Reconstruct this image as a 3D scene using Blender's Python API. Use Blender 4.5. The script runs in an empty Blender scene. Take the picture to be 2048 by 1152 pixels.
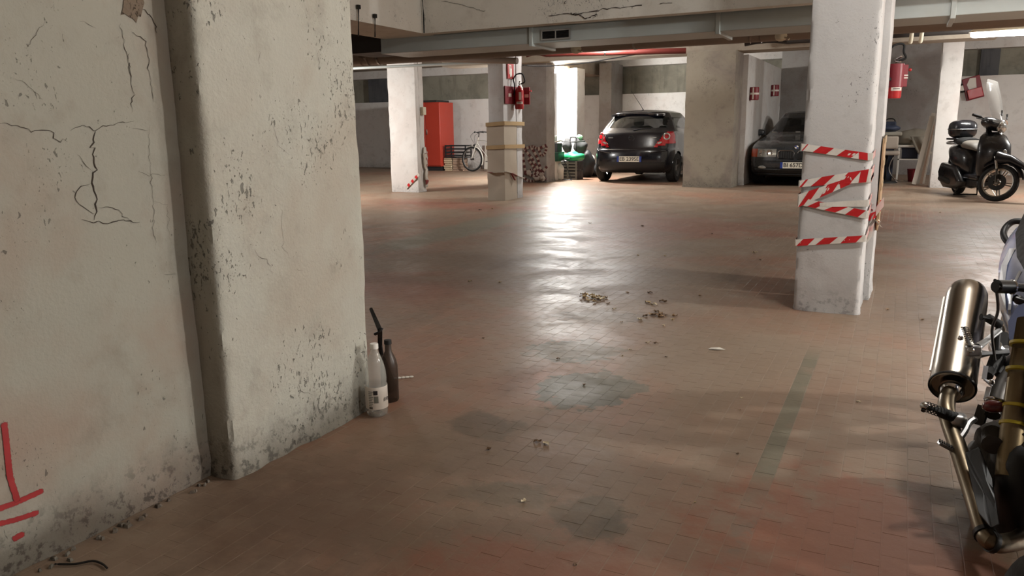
import bpy, bmesh, math, random
from math import pi, sin, cos, radians, sqrt, atan2
from mathutils import Vector, Matrix, noise
random.seed(7)
SC = bpy.context.scene
COL = SC.collection

# ------------------------------------------------------------------ camera
F_PX, CAM_H = 1540.0, 1.10
YAW, PITCH, ROLL = radians(26.7), radians(11.6), radians(-0.75)
def cam_axes():
    f = Vector((-sin(YAW) * cos(PITCH), cos(YAW) * cos(PITCH), -sin(PITCH)))
    r = Vector((cos(YAW), sin(YAW), 0.0)); u = r.cross(f)
    return r * cos(ROLL) + u * sin(ROLL), u * cos(ROLL) - r * sin(ROLL), f
CR, CU, CF = cam_axes()
cam_d = bpy.data.cameras.new('camera'); cam = bpy.data.objects.new('camera', cam_d); COL.objects.link(cam)
cam_d.sensor_width = 36.0; cam_d.lens = 36.0 * F_PX / 2048.0; cam_d.clip_start = 0.05; cam_d.clip_end = 200
M = Matrix((CR, CU, -CF)).transposed().to_4x4(); M.translation = (0, 0, CAM_H)
cam.matrix_world = M
SC.camera = cam
# ------------------------------------------------------------------ world + exposure
w = bpy.data.worlds.new('world'); SC.world = w; w.use_nodes = True
w.node_tree.nodes['Background'].inputs[0].default_value = (0.75, 0.8, 0.9, 1)
w.node_tree.nodes['Background'].inputs[1].default_value = 0.006
SC.view_settings.view_transform = 'Standard'; SC.view_settings.look = 'None'
SC.view_settings.exposure = 0.6; SC.view_settings.gamma = 1.0; SC.cycles.max_bounces = 8; SC.cycles.diffuse_bounces = 3; SC.cycles.glossy_bounces = 3; SC.cycles.caustics_reflective = False; SC.cycles.caustics_refractive = False; SC.view_settings.use_curve_mapping = False
# lamp fixtures (x, y, z, length, axis, watts, colour): each is built with its own light further down
WARM, COOL, NEUT = (1.0, 0.95, 0.88), (0.88, 0.92, 1.0), (1.0, 0.985, 0.95)
LAMPS = dict(   # position, axis of the tube, length, watts down, watts all round, colour
    fill_overhead=((0.55, 3.4, 2.76), 'X', 1.3, 3, 42, NEUT),  # added fill lamp for the near bay, brightens beam and taped column
    right_far=((5.8, 5.35, 2.4), 'Y', 0.5, 180, 560, NEUT),
    right_near=((3.6, 1.5, 2.08), 'X', 1.3, 8, 120, NEUT),
    visible_right=((1.40, 13.6, 2.37), 'X', 1.3, 40, 80, NEUT),
    far_oval=((-7.02, 16.25, 2.36), 'X', 0.6, 50, 440, NEUT),
    left_hidden=((-9.4, 9.6, 2.15), 'X', 1.2, 65, 195, NEUT),
    fill_right_deep=((4.6, 15.0, 2.4), 'X', 1.2, 60, 190, NEUT),  # unseen lamp added to brighten the scooter and right wall
    fill_centre=((-4.5, 12.5, 2.68), 'X', 1.2, 8, 84, NEUT),  # unseen lamp added to light the dirty column and far floor
)

# ------------------------------------------------------------------ projection helpers (measured pixels -> metres)
def ray(x, y): return CF + CR * ((x - 1024) / F_PX) - CU * ((y - 576) / F_PX)
CAMP = Vector((0, 0, CAM_H))
def flo(x, y, z=0.0):
    d = ray(x, y); return CAMP + d * ((z - CAM_H) / d.z)
def pY(x, y, Y):
    d = ray(x, y); return CAMP + d * (Y / d.y)
def pX(x, y, X):
    d = ray(x, y); return CAMP + d * (X / d.x)
def pD(x, y, D): return CAMP + ray(x, y) * D
def proj(P):
    d = Vector(P) - CAMP; z = d.dot(CF)
    if z < 0.05: return None
    return (1024 + F_PX * d.dot(CR) / z, 576 - F_PX * d.dot(CU) / z, z)

# ------------------------------------------------------------------ mesh helpers
def lin(c):
    return tuple((x / 12.92 if x <= 0.04045 else ((x + 0.055) / 1.055) ** 2.4) for x in [v / 255.0 for v in c]) + (1.0,)
ROOT = {}
def link(o, parent=None):
    COL.objects.link(o)
    if parent is not None:
        o.parent = parent; ROOT[o.name] = ROOT.get(parent.name, Matrix.Identity(4))
def tag(o, label=None, cat=None, group=None, kind=None):
    if label: o['label'] = label
    if cat: o['category'] = cat
    if group: o['group'] = group
    if kind: o['kind'] = kind
    return o
def thing(name, label, cat, loc=(0, 0, 0), rz=0.0, group=None, rot=None):
    o = bpy.data.objects.new(name, None); COL.objects.link(o); o.empty_display_size = 0.1
    o.location = loc; o.rotation_euler = rot or (0, 0, rz)
    from mathutils import Euler
    ROOT[o.name] = (Matrix.Translation(loc) @ Euler(o.rotation_euler).to_matrix().to_4x4())
    return tag(o, label, cat, group)
def frame(d, up=Vector((0, 0, 1))):
    d = Vector(d).normalized()
    if abs(d.dot(up)) > 0.98: up = Vector((1, 0, 0))
    s = d.cross(up).normalized(); return s, s.cross(d).normalized(), d
class MB:
    def __init__(s): s.v = []; s.f = []; s.m = []
    def add(s, vs, fs, mi=0):
        b = len(s.v); s.v += [Vector(p) for p in vs]
        for f in fs: s.f.append([b + i for i in f]); s.m.append(mi)
        return s
    def box(s, x0, x1, y0, y1, z0, z1, mi=0):
        return s.add([(x0, y0, z0), (x1, y0, z0), (x1, y1, z0), (x0, y1, z0), (x0, y0, z1), (x1, y0, z1), (x1, y1, z1), (x0, y1, z1)],
                     [(3, 2, 1, 0), (4, 5, 6, 7), (0, 1, 5, 4), (1, 2, 6, 5), (2, 3, 7, 6), (3, 0, 4, 7)], mi)
    def obox(s, c, size, R=None, mi=0, top=1.0):
        c = Vector(c); R = R or Matrix.Identity(3); hx, hy, hz = [q / 2 for q in size]; vs = []
        for z, k in ((-hz, 1.0), (hz, top)):
            for x, y in ((-hx, -hy), (hx, -hy), (hx, hy), (-hx, hy)): vs.append(c + R @ Vector((x * k, y * k, z)))
        return s.add(vs, [(3, 2, 1, 0), (4, 5, 6, 7), (0, 1, 5, 4), (1, 2, 6, 5), (2, 3, 7, 6), (3, 0, 4, 7)], mi)
    def bar(s, a, b, wd, h, mi=0, up=Vector((0, 0, 1))):
        a, b = Vector(a), Vector(b); x, y, z = frame(b - a, up)
        R = Matrix((x, y, z)).transposed()
        return s.obox((a + b) / 2, (wd, h, (b - a).length), R, mi)
    def tube(s, pts, r, n=8, mi=0, closed=False, cap=True, sq=1.0):
        pts = [Vector(p) for p in pts]; N = len(pts)
        rs = r if isinstance(r, (list, tuple)) else [r] * N
        up = Vector((0, 0, 1)); vs = []; prev = None
        for i, p in enumerate(pts):
            if closed: d = pts[(i + 1) % N] - pts[i - 1]
            else: d = pts[min(i + 1, N - 1)] - pts[max(i - 1, 0)]
            d = d.normalized() if d.length > 1e-9 else Vector((0, 0, 1))
            if prev is None: x, y, _ = frame(d)
            else:
                x = prev - d * prev.dot(d)
                x = x.normalized() if x.length > 1e-6 else frame(d)[0]
                y = d.cross(x)
            prev = x
            for k in range(n):
                a = 2 * pi * k / n; vs.append(p + (x * cos(a) + y * sin(a) * sq) * rs[i])
        fs = []
        for i in range(N if closed else N - 1):
            j = (i + 1) % N
            for k in range(n):
                l = (k + 1) % n; fs.append((i * n + k, i * n + l, j * n + l, j * n + k))
        if cap and not closed: fs += [tuple(range(n))[::-1], tuple((N - 1) * n + k for k in range(n))]
        return s.add(vs, fs, mi)
    def lathe(s, prof, n=24, mtx=None, mi=0, closed=False, a0=0.0, a1=2 * pi):
        mtx = mtx or Matrix.Identity(4); full = abs(a1 - a0 - 2 * pi) < 1e-6; vs = []; P = len(prof)
        m = n if full else n + 1
        for k in range(m):
            a = a0 + (a1 - a0) * k / n
            for r, h in prof: vs.append(mtx @ Vector((r * cos(a), r * sin(a), h)))
        fs = []
        for k in range(n):
            l = (k + 1) % m
            for i in range(P if closed else P - 1):
                j = (i + 1) % P; fs.append((k * P + i, l * P + i, l * P + j, k * P + j))
        return s.add(vs, fs, mi)
    def prism(s, poly, h, mtx=None, mi=0):
        mtx = mtx or Matrix.Identity(4); n = len(poly)
        vs = [mtx @ Vector((x, y, 0)) for x, y in poly] + [mtx @ Vector((x, y, h)) for x, y in poly]
        return s.add(vs, [tuple(range(n))[::-1], tuple(range(n, 2 * n))] + [(i, (i + 1) % n, n + (i + 1) % n, n + i) for i in range(n)], mi)
    def ell(s, c, rad, R=None, nu=16, nv=10, mi=0, p=1.0):
        c = Vector(c); R = R or Matrix.Identity(3); vs = []; fs = []
        def sp(x): return math.copysign(abs(x) ** p, x)
        for j in range(nv + 1):
            th = pi * j / nv
            for i in range(nu):
                a = 2 * pi * i / nu
                vs.append(c + R @ Vector((rad[0] * sp(sin(th)) * sp(cos(a)), rad[1] * sp(sin(th)) * sp(sin(a)), rad[2] * sp(cos(th)))))
        for j in range(nv):
            for i in range(nu):
                k = (i + 1) % nu; fs.append((j * nu + i, (j + 1) * nu + i, (j + 1) * nu + k, j * nu + k))
        return s.add(vs, fs, mi)
    def loft(s, secs, mi=0, closed=True, cap=True):
        n = len(secs[0]); vs = [p for q in secs for p in q]; fs = []
        for i in range(len(secs) - 1):
            for k in range(n if closed else n - 1):
                l = (k + 1) % n; fs.append((i * n + k, i * n + l, (i + 1) * n + l, (i + 1) * n + k))
        if cap: fs += [tuple(range(n))[::-1], tuple((len(secs) - 1) * n + k for k in range(n))]
        return s.add(vs, fs, mi)
    def build(s, name, mats, parent=None, world=False, smooth=True, bevel=0.0, ang=38, seg=2, fix=True):
        me = bpy.data.meshes.new(name)
        vs = s.v
        if world and parent is not None:
            iv = ROOT[parent.name].inverted(); vs = [iv @ p for p in s.v]
        me.from_pydata([tuple(p) for p in vs], [], s.f)
        if not isinstance(mats, (list, tuple)): mats = [mats]
        for m_ in mats: me.materials.append(m_)
        if len(mats) > 1: me.polygons.foreach_set('material_index', s.m)
        if fix:
            bm = bmesh.new(); bm.from_mesh(me); bmesh.ops.remove_doubles(bm, verts=bm.verts, dist=1e-5)
            bmesh.ops.recalc_face_normals(bm, faces=bm.faces); bm.to_mesh(me); bm.free()
        if smooth:
            me.polygons.foreach_set('use_smooth', [True] * len(me.polygons)); me.set_sharp_from_angle(angle=radians(ang))
        me.update()
        o = bpy.data.objects.new(name, me); link(o, parent)
        if bevel > 0:
            b = o.modifiers.new('bevel', 'BEVEL'); b.width = bevel; b.segments = seg; b.limit_method = 'ANGLE'; b.angle_limit = radians(35)
        return o
def catmull(pts, n=6, closed=False):
    pts = [Vector(p) for p in pts]; N = len(pts); out = []
    for i in range(N if closed else N - 1):
        if closed: a, b, c, d = pts[i - 1], pts[i], pts[(i + 1) % N], pts[(i + 2) % N]
        else: a, b, c, d = pts[max(i - 1, 0)], pts[i], pts[i + 1], pts[min(i + 2, N - 1)]
        for k in range(n):
            t = k / n
            out.append(0.5 * ((2 * b) + (c - a) * t + (2 * a - 5 * b + 4 * c - d) * t * t + (3 * b - a - 3 * c + d) * t ** 3))
    if not closed: out.append(pts[-1])
    return out
def axis_m(loc, zdir, xhint=Vector((0, 0, 1))):
    z = Vector(zdir).normalized(); x = Vector(xhint) - z * z.dot(Vector(xhint))
    if x.length < 1e-4: x = Vector((1, 0, 0)) - z * z.x
    x.normalize(); y = z.cross(x)
    m_ = Matrix((x, y, z)).transposed().to_4x4(); m_.translation = loc
    return m_
def text_mesh(name, body, size, mtx, mat, parent, depth=0.0, width=None, world=False, bold=0.0):
    cu = bpy.data.curves.new(name, 'FONT'); cu.body = body; cu.size = size; cu.align_x = 'CENTER'; cu.align_y = 'CENTER'; cu.extrude = depth; cu.offset = bold
    tmp = bpy.data.objects.new(name + '_c', cu); COL.objects.link(tmp)
    dg = bpy.context.evaluated_depsgraph_get(); dg.update()
    me = bpy.data.meshes.new_from_object(tmp.evaluated_get(dg)); bpy.data.objects.remove(tmp)
    xs = [v.co.x for v in me.vertices]
    k = 1.0 if not width else width / max(1e-6, max(xs) - min(xs))
    mm = mtx
    if world: mm = ROOT[parent.name].inverted() @ mtx
    for v in me.vertices: v.co = mm @ Vector((v.co.x * k, v.co.y, v.co.z))
    me.materials.clear(); me.materials.append(mat); me.name = name
    o = bpy.data.objects.new(name, me); link(o, parent); return o

# ------------------------------------------------------------------ materials
class NT:
    def __init__(s, name):
        s.mat = bpy.data.materials.new(name); s.mat.use_nodes = True; s.t = s.mat.node_tree; s.n = s.t.nodes; s.l = s.t.links
        s.b = s.n['Principled BSDF']
    def node(s, kind, **kw):
        n = s.n.new(kind)
        for k, v in kw.items(): setattr(n, k, v)
        return n
    def put(s, sock, v):
        if hasattr(v, 'is_output') or isinstance(v, bpy.types.NodeSocket): s.l.new(v, sock)
        else: sock.default_value = v
    def pos(s):
        if not hasattr(s, '_p'): s._p = s.node('ShaderNodeNewGeometry').outputs['Position']
        return s._p
    def obj(s):
        if not hasattr(s, '_o'): s._o = s.node('ShaderNodeTexCoord').outputs['Object']
        return s._o
    def noise(s, scale, detail=4, rough=0.55, vec=None, dist=0.0, stretch=None):
        n = s.node('ShaderNodeTexNoise'); v = vec or s.pos()
        if stretch:
            mp = s.node('ShaderNodeMapping'); s.l.new(v, mp.inputs[0]); mp.inputs['Scale'].default_value = stretch; v = mp.outputs[0]
        s.l.new(v, n.inputs['Vector']); n.inputs['Scale'].default_value = scale; n.inputs['Detail'].default_value = detail
        n.inputs['Roughness'].default_value = rough; n.inputs['Distortion'].default_value = dist
        return n.outputs['Fac']
    def vor(s, scale, feature='F1', vec=None, rnd=1.0):
        n = s.node('ShaderNodeTexVoronoi', feature=feature); s.l.new(vec or s.pos(), n.inputs['Vector']); n.inputs['Scale'].default_value = scale
        n.inputs['Randomness'].default_value = rnd
        return n.outputs['Distance']
    def ramp(s, fac, a, b, lo=0.0, hi=1.0):
        n = s.node('ShaderNodeMapRange'); n.interpolation_type = 'SMOOTHSTEP'
        s.put(n.inputs['Value'], fac); n.inputs['From Min'].default_value = a; n.inputs['From Max'].default_value = b
        n.inputs['To Min'].default_value = lo; n.inputs['To Max'].default_value = hi
        return n.outputs['Result']
    def mix(s, fac, a, b, mode='MIX'):
        n = s.node('ShaderNodeMix', data_type='RGBA', blend_type=mode)
        s.put(n.inputs['Factor'], fac); s.put(n.inputs['A'], a) if False else None
        ins = [i for i in n.inputs if i.type == 'RGBA']
        s.put(ins[0], a); s.put(ins[1], b)
        return [o for o in n.outputs if o.type == 'RGBA'][0]
    def math(s, op, a, b=0.0, clamp=False):
        n = s.node('ShaderNodeMath', operation=op, use_clamp=clamp); s.put(n.inputs[0], a); s.put(n.inputs[1], b); return n.outputs[0]
    def sep(s, v):
        n = s.node('ShaderNodeSeparateXYZ'); s.l.new(v, n.inputs[0]); return n.outputs
    def bump(s, h, strength=0.3, dist=0.01, nrm=None):
        n = s.node('ShaderNodeBump'); s.l.new(h, n.inputs['Height']); n.inputs['Strength'].default_value = strength; n.inputs['Distance'].default_value = dist
        if nrm is not None: s.l.new(nrm, n.inputs['Normal'])
        return n.outputs[0]
    def out(s, col=None, rough=None, nrm=None, metal=None, **kw):
        if col is not None: s.put(s.b.inputs['Base Color'], col)
        if rough is not None: s.put(s.b.inputs['Roughness'], rough)
        if nrm is not None: s.l.new(nrm, s.b.inputs['Normal'])
        if metal is not None: s.b.inputs['Metallic'].default_value = metal
        for k, v in kw.items(): s.put(s.b.inputs[k.replace('_', ' ')], v)
        return s.mat
def simple(name, rgb, rough=0.5, metal=0.0, var=0.12, scale=9.0, bump=0.0, coat=0.0, alpha=None, trans=0.0, spec=None):
    t = NT(name); c = lin(rgb); d = tuple(x * (1 - var) for x in c[:3]) + (1,); e = tuple(min(1, x * (1 + var)) for x in c[:3]) + (1,)
    nz = t.noise(scale, 4, vec=t.obj())
    col = t.mix(nz, d, e)
    rg = t.ramp(nz, 0.3, 0.7, max(0.02, rough * 0.88), min(1, rough * 1.12))
    nr = t.bump(t.noise(scale * 8, 3, vec=t.obj()), bump, 0.004) if bump else None
    m_ = t.out(col, rg, nr, metal)
    if coat: t.b.inputs['Coat Weight'].default_value = coat; t.b.inputs['Coat Roughness'].default_value = 0.06
    if trans: t.b.inputs['Transmission Weight'].default_value = trans
    if alpha is not None: t.b.inputs['Alpha'].default_value = alpha
    if spec is not None: t.b.inputs['Specular IOR Level'].default_value = spec
    return m_
def plaster(name, base, stain, dark, pit=0.5, bumpk=0.5, grime=0.0, streak=False, rough=0.9, seed=0.0):
    t = NT(name); mp = t.node('ShaderNodeMapping'); t.l.new(t.pos(), mp.inputs[0]); mp.inputs['Location'].default_value = (seed, seed * 1.7, seed * 0.3); p = mp.outputs[0]
    big = t.noise(1.3, 5, 0.6, vec=p, dist=0.4); med = t.noise(7, 5, 0.65, vec=p)
    col = t.mix(t.ramp(big, 0.42, 0.66), lin(base), lin(stain))
    col = t.mix(t.ramp(med, 0.5, 0.8, 0, 0.5), col, lin(dark))
    # pits: small dark chips, clustered
    mp2 = t.node('ShaderNodeMapping'); t.l.new(p, mp2.inputs[0]); mp2.inputs['Scale'].default_value = (1, 1, 0.55)
    n1 = t.noise(70, 3, 0.6, vec=mp2.outputs[0], dist=0.6); cl = t.noise(3.2, 3, 0.6, vec=p)
    thr = t.math('ADD', n1, t.ramp(cl, 0.35, 0.75, -0.08, 0.07 * (1 + pit)))
    pm = t.ramp(thr, 0.67, 0.72)
    col = t.mix(t.math('MULTIPLY', pm, 0.6), col, lin([q * 0.42 for q in dark]))
    fp = t.noise(150, 2, 0.5, vec=p); fm = t.ramp(t.math('ADD', fp, t.ramp(cl, 0.4, 0.7, -0.06, 0.05)), 0.68, 0.74, 0.0, 0.4 + 0.3 * pit)
    col = t.mix(fm, col, lin([q * 0.5 for q in dark]))
    if grime:
        zc = t.sep(t.pos())[2]; crumb = t.math('MULTIPLY', t.ramp(zc, 0.02, 0.2, 1.0, 0.0), t.ramp(t.noise(26, 4, 0.7, vec=p), 0.5, 0.62)); col = t.mix(t.math('MULTIPLY', crumb, grime * 1.3), col, lin([q * 0.38 for q in dark]))
        z = t.sep(t.pos())[2]
        gz = t.ramp(t.math('ADD', z, t.math('MULTIPLY', t.noise(6, 4, vec=p), 0.35)), 0.12, 0.42, grime, 0.0)
        col = t.mix(gz, col, lin([q * 0.55 for q in stain]))
    if streak:
        st = t.noise(5, 3, 0.6, vec=p, stretch=(1, 1, 0.12)); col = t.mix(t.ramp(st, 0.52, 0.75, 0, 0.55), col, lin(dark))
    h = t.math('SUBTRACT', t.math('ADD', t.math('MULTIPLY', med, 0.7), t.math('MULTIPLY', t.noise(95, 3, vec=p), 0.22)), t.math('MULTIPLY', pm, 0.8))
    return t.out(col, rough, t.bump(h, bumpk, 0.012), Specular_IOR_Level=0.25)
MT = {}
MT['plaster_near'] = plaster('plaster_near', (172, 170, 159), (164, 156, 143), (132, 127, 116), pit=0.9, bumpk=0.75, grime=0.55)
MT['plaster_wall'] = plaster('plaster_wall', (150, 147, 136), (145, 130, 117), (120, 111, 100), pit=0.45, bumpk=0.45, grime=0.6, seed=11.3)
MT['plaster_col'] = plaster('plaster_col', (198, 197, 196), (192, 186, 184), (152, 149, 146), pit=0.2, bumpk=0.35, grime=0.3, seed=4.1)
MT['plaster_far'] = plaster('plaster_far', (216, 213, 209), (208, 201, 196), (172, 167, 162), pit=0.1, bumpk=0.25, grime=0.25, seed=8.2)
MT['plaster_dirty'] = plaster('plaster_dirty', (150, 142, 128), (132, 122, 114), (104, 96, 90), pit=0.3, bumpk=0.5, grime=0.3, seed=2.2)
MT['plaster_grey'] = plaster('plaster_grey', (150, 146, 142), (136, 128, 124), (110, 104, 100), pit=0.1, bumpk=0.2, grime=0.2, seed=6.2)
MT['concrete'] = plaster('concrete', (148, 144, 130), (128, 124, 112), (98, 94, 86), pit=0.2, bumpk=0.3, streak=True, seed=3.3)
MT['concrete_dark'] = plaster('concrete_dark', (96, 96, 98), (84, 84, 88), (62, 62, 66), pit=0.2, bumpk=0.3, streak=True, seed=5.3)
MT['beam'] = plaster('beam', (250, 246, 236), (244, 239, 228), (206, 199, 186), pit=0.3, bumpk=0.3, seed=9.1)
MT['ceiling'] = plaster('ceiling', (170, 160, 146), (156, 144, 130), (130, 120, 110), pit=0.1, bumpk=0.3, seed=1.9)
MT['galv'] = simple('galvanised', (196, 204, 202), 0.45, 0.1, 0.15, 2.5)
MT['galv_dark'] = simple('dark_sheet', (62, 58, 56), 0.6, 0.3, 0.15)
MT['pipe_brown'] = simple('brown_pipe', (142, 128, 116), 0.5, 0.0, 0.12, 3)
MT['pipe_red'] = simple('red_pipe', (100, 38, 33), 0.45, 0.0, 0.12, 3)
MT['black_plastic'] = simple('black_plastic', (24, 24, 26), 0.45, 0, 0.2)
MT['rubber'] = simple('rubber', (22, 22, 22), 0.8, 0, 0.2, 30, 0.1)
MT['chrome'] = simple('chrome', (205, 205, 205), 0.12, 1.0, 0.05)
MT['steel'] = simple('steel', (170, 166, 158), 0.3, 1.0, 0.1)
MT['alu'] = simple('aluminium', (172, 172, 172), 0.35, 0.9, 0.1)
MT['white_paint'] = simple('white_paint', (222, 218, 210), 0.5, 0, 0.08)
MT['white_plastic'] = simple('white_plastic', (214, 206, 184), 0.5, 0, 0.08)
MT['dark_metal'] = simple('dark_metal', (44, 43, 42), 0.5, 0.6, 0.2)
# ================================================================== FLOOR
TW, TL, TX0 = 0.0635, 0.125, 0.0305      # klinker tile pitch across / along, one joint line at x = TX0
def floor_mat(name, mortar):
    t = NT(name); p = t.pos(); s = t.sep(p)
    cb = t.node('ShaderNodeCombineXYZ'); t.l.new(s[1], cb.inputs[0]); t.l.new(t.math('SUBTRACT', s[0], TX0), cb.inputs[1])
    br = t.node('ShaderNodeTexBrick'); t.l.new(cb.outputs[0], br.inputs['Vector'])
    br.offset = 0.5; br.inputs['Scale'].default_value = 1.0; br.inputs['Brick Width'].default_value = TL; br.inputs['Row Height'].default_value = TW
    br.inputs['Mortar Size'].default_value = 0.0035 if mortar else 0.0; br.inputs['Mortar Smooth'].default_value = 0.3; br.inputs['Bias'].default_value = 0.0
    br.inputs['Color1'].default_value = lin((158, 106, 84)); br.inputs['Color2'].default_value = lin((140, 98, 80)); br.inputs['Mortar'].default_value = lin((160, 138, 118))
    tile = br.outputs['Color']
    n_big = t.noise(0.55, 5, 0.6, dist=0.6); n_med = t.noise(2.4, 5, 0.62, dist=0.8); n_fine = t.noise(22, 4, 0.6)
    st = t.noise(1.6, 4, 0.6, stretch=(1.0, 0.35, 1), dist=0.5)
    col = t.mix(t.ramp(n_big, 0.32, 0.58, 0.28, 0.92), tile, lin((140, 123, 106)))
    col = t.mix(t.ramp(n_med, 0.5, 0.72, 0, 0.6), col, lin((150, 136, 120)))
    col = t.mix(t.ramp(st, 0.55, 0.78, 0, 0.65), col, lin((106, 84, 70)))
    NZ = (t.noise(2.0, 5, 0.65), t.noise(8.0, 5, 0.65))
    def blot(cx, cy, rx, ry, rot, colr, k, edge=0.25, ns=5.0, na=0.9):
        nonlocal col
        mp = t.node('ShaderNodeMapping', vector_type='TEXTURE'); t.l.new(p, mp.inputs[0])
        mp.inputs['Location'].default_value = (cx, cy, 0); mp.inputs['Rotation'].default_value = (0, 0, rot); mp.inputs['Scale'].default_value = (rx, ry, 1)
        ln = t.node('ShaderNodeVectorMath', operation='LENGTH'); t.l.new(mp.outputs[0], ln.inputs[0])
        d = t.math('ADD', ln.outputs['Value'], t.math('MULTIPLY', t.math('SUBTRACT', NZ[1] if ns >= 4 else NZ[0], 0.5), na * 2.2))
        mk = t.ramp(d, 1.0 - edge, 1.0 + edge * 0.2, k, 0.0)
        col = t.mix(mk, col, lin(colr)); return mk
    CEM = (104, 100, 86)
    m1 = blot(-1.42, 3.50, 0.24, 0.20, 0.3, CEM, 0.95, 0.10, 9, 0.8)
    m2 = blot(-1.14, 2.98, 0.22, 0.26, -0.2, CEM, 0.95, 0.10, 9, 0.7)
    blot(-1.52, 4.25, 0.34, 0.16, 0.2, (104, 94, 82), 0.6, 0.3, 7, 1.0)
    blot(-1.02, 1.96, 0.17, 0.10, 0.4, (86, 84, 70), 0.75, 0.35, 8, 0.8)
    blot(-0.72, 1.92, 0.13, 0.14, 0.0, (86, 82, 70), 0.8, 0.3, 8, 0.7)
    blot(-1.34, 2.42, 0.16, 0.14, 0.2, (88, 82, 70), 0.6, 0.35, 8, 0.8)
    blot(-4.42, 7.7, 0.34, 2.0, 0.06, (128, 124, 108), 0.85, 0.35, 2.2, 0.5)
    blot(-3.95, 8.9, 0.5, 1.2, 0.3, (122, 118, 104), 0.6, 0.4, 2.2, 0.7)
    blot(-1.45, 1.65, 0.62, 0.55, 0.3, (92, 70, 55), 0.75, 0.8, 4, 0.5)  # darker left corner: weaker lamp light there put into the colour
    blot(-0.95, 1.7, 0.4, 0.3, 0.3, (112, 98, 82), 0.6, 0.6, 4, 0.5)
    blot(0.35, 5.1, 0.6, 0.9, 0.2, (112, 100, 90), 0.7, 0.8, 2, 0.4)  # shade right of the taped column put into the floor colour
    blot(-0.9, 3.9, 1.2, 0.9, 0.2, (142, 126, 110), 0.6, 0.6, 2.2, 1.0)
    blot(-1.0, 2.15, 0.7, 0.5, 0.3, (126, 108, 90), 0.45, 0.6, 4, 1.0)
    blot(0.05, 2.1, 0.55, 0.55, 0.2, (148, 86, 64), 0.55, 0.6, 4, 1.0)
    blot(-0.75, 1.55, 0.35, 0.25, 0.2, (140, 84, 64), 0.5, 0.6, 4, 1.0)
    blot(0.33, 2.4, 0.22, 0.3, 0.2, (128, 116, 96), 0.7, 0.5, 4, 0.9)
    blot(-6.0, 10.0, 1.6, 0.6, -0.2, (146, 88, 74), 0.55, 0.6, 1.5, 1.0)
    blot(-2.4, 8.8, 1.6, 1.1, -0.4, (142, 90, 76), 0.5, 0.6, 1.5, 1.2)
    blot(-3.2, 4.5, 0.9, 0.5, 0.3, (132, 80, 66), 0.45, 0.6, 2, 1.0)
    # grey cement smeared along one course of tiles
    inx = t.math('MULTIPLY', t.math('GREATER_THAN', s[0], TX0 - 6 * TW), t.math('LESS_THAN', s[0], TX0 - 5 * TW))
    alongy = t.math('MULTIPLY', t.ramp(s[1], 2.2, 2.5), t.ramp(s[1], 3.75, 4.1, 1, 0))
    patch = t.math('MULTIPLY', t.math('MULTIPLY', inx, alongy), t.ramp(t.noise(3.5, 3), 0.36, 0.5, 0.35, 0.95))
    near_p = t.math('MULTIPLY', t.math('MULTIPLY', inx, t.ramp(s[1], 2.4, 2.2)), t.ramp(t.noise(14, 3), 0.5, 0.6, 0.1, 0.7))
    col = t.mix(patch, col, lin((118, 112, 96))); col = t.mix(near_p, col, lin((128, 112, 98)))
    # speckle of dust and grit
    col = t.mix(t.ramp(n_fine, 0.62, 0.78, 0, 0.35), col, lin((158, 142, 126)))
    col = t.mix(t.ramp(t.noise(60, 3, 0.7), 0.66, 0.74, 0, 0.5), col, lin((70, 58, 50)))
    rg = t.math('ADD', t.ramp(n_med, 0.3, 0.75, 0.36, 0.56), t.ramp(n_fine, 0.4, 0.8, 0.0, 0.10))
    hb = t.math('ADD', t.math('MULTIPLY', t.noise(9, 4, 0.6), 0.9), t.math('MULTIPLY', n_fine, 0.35))
    if mortar: hb = t.math('SUBTRACT', hb, t.math('MULTIPLY', br.outputs['Fac'], 0.5))
    return t.out(col, rg, t.bump(hb, 0.32, 0.006), Specular_IOR_Level=0.2)
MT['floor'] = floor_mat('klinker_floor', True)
MT['tile'] = floor_mat('klinker_tile', False)
fl = MB(); fl.add([(-19, -5, -0.0005), (10.5, -5, -0.0005), (10.5, 21.5, -0.0005), (-19, 21.5, -0.0005)], [(0, 1, 2, 3)])
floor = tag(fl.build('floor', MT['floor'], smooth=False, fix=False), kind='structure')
# tiles as geometry where they are large enough in view
J = 0.0013
tme = bpy.data.meshes.new('floor_tile')
hx, hy = TW / 2 - 0.0017, TL / 2 - 0.0009; bv = 0.0003
tv = [(-hx, -hy, -0.006), (hx, -hy, -0.006), (hx, hy, -0.006), (-hx, hy, -0.006),
      (-hx, -hy, -bv), (hx, -hy, -bv), (hx, hy, -bv), (-hx, hy, -bv),
      (-hx + bv, -hy + bv, 0), (hx - bv, -hy + bv, 0), (hx - bv, hy - bv, 0), (-hx + bv, hy - bv, 0)]
tf = [(8, 9, 10, 11)] + [(a, b, b + 4, a + 4) for k in (0, 4) for a, b in ((k, k + 1), (k + 1, k + 2), (k + 2, k + 3), (k + 3, k))]
tme.from_pydata(tv, [], tf); tme.materials.append(MT['tile'])
cand = []
for i in range(-96, 60):
    xc = TX0 + (i + 0.5) * TW
    if xc < -5.6: continue
    for j in range(6, 86):
        # brick texture: odd rows are shifted by half a tile
        yc = (j + 0.5) * TL - (0 if i % 2 else 0.5 * TL)
        if xc < -1.84 and yc < 2.45: continue
        if -0.54 < xc < -0.12 and 4.86 < yc < 5.85: continue
        q = proj((xc, yc, 0))
        if q is None or q[2] > 9.0 or not (-260 < q[0] < 2310 and q[1] < 1420): continue
        inside = 0 < q[0] < 2048 and q[1] < 1152
        cand.append((0 if inside else 1, q[2], xc, yc))
cand.sort(); rnd = random.Random(3)
first = cand[:300]; rest = cand[300:]
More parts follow.
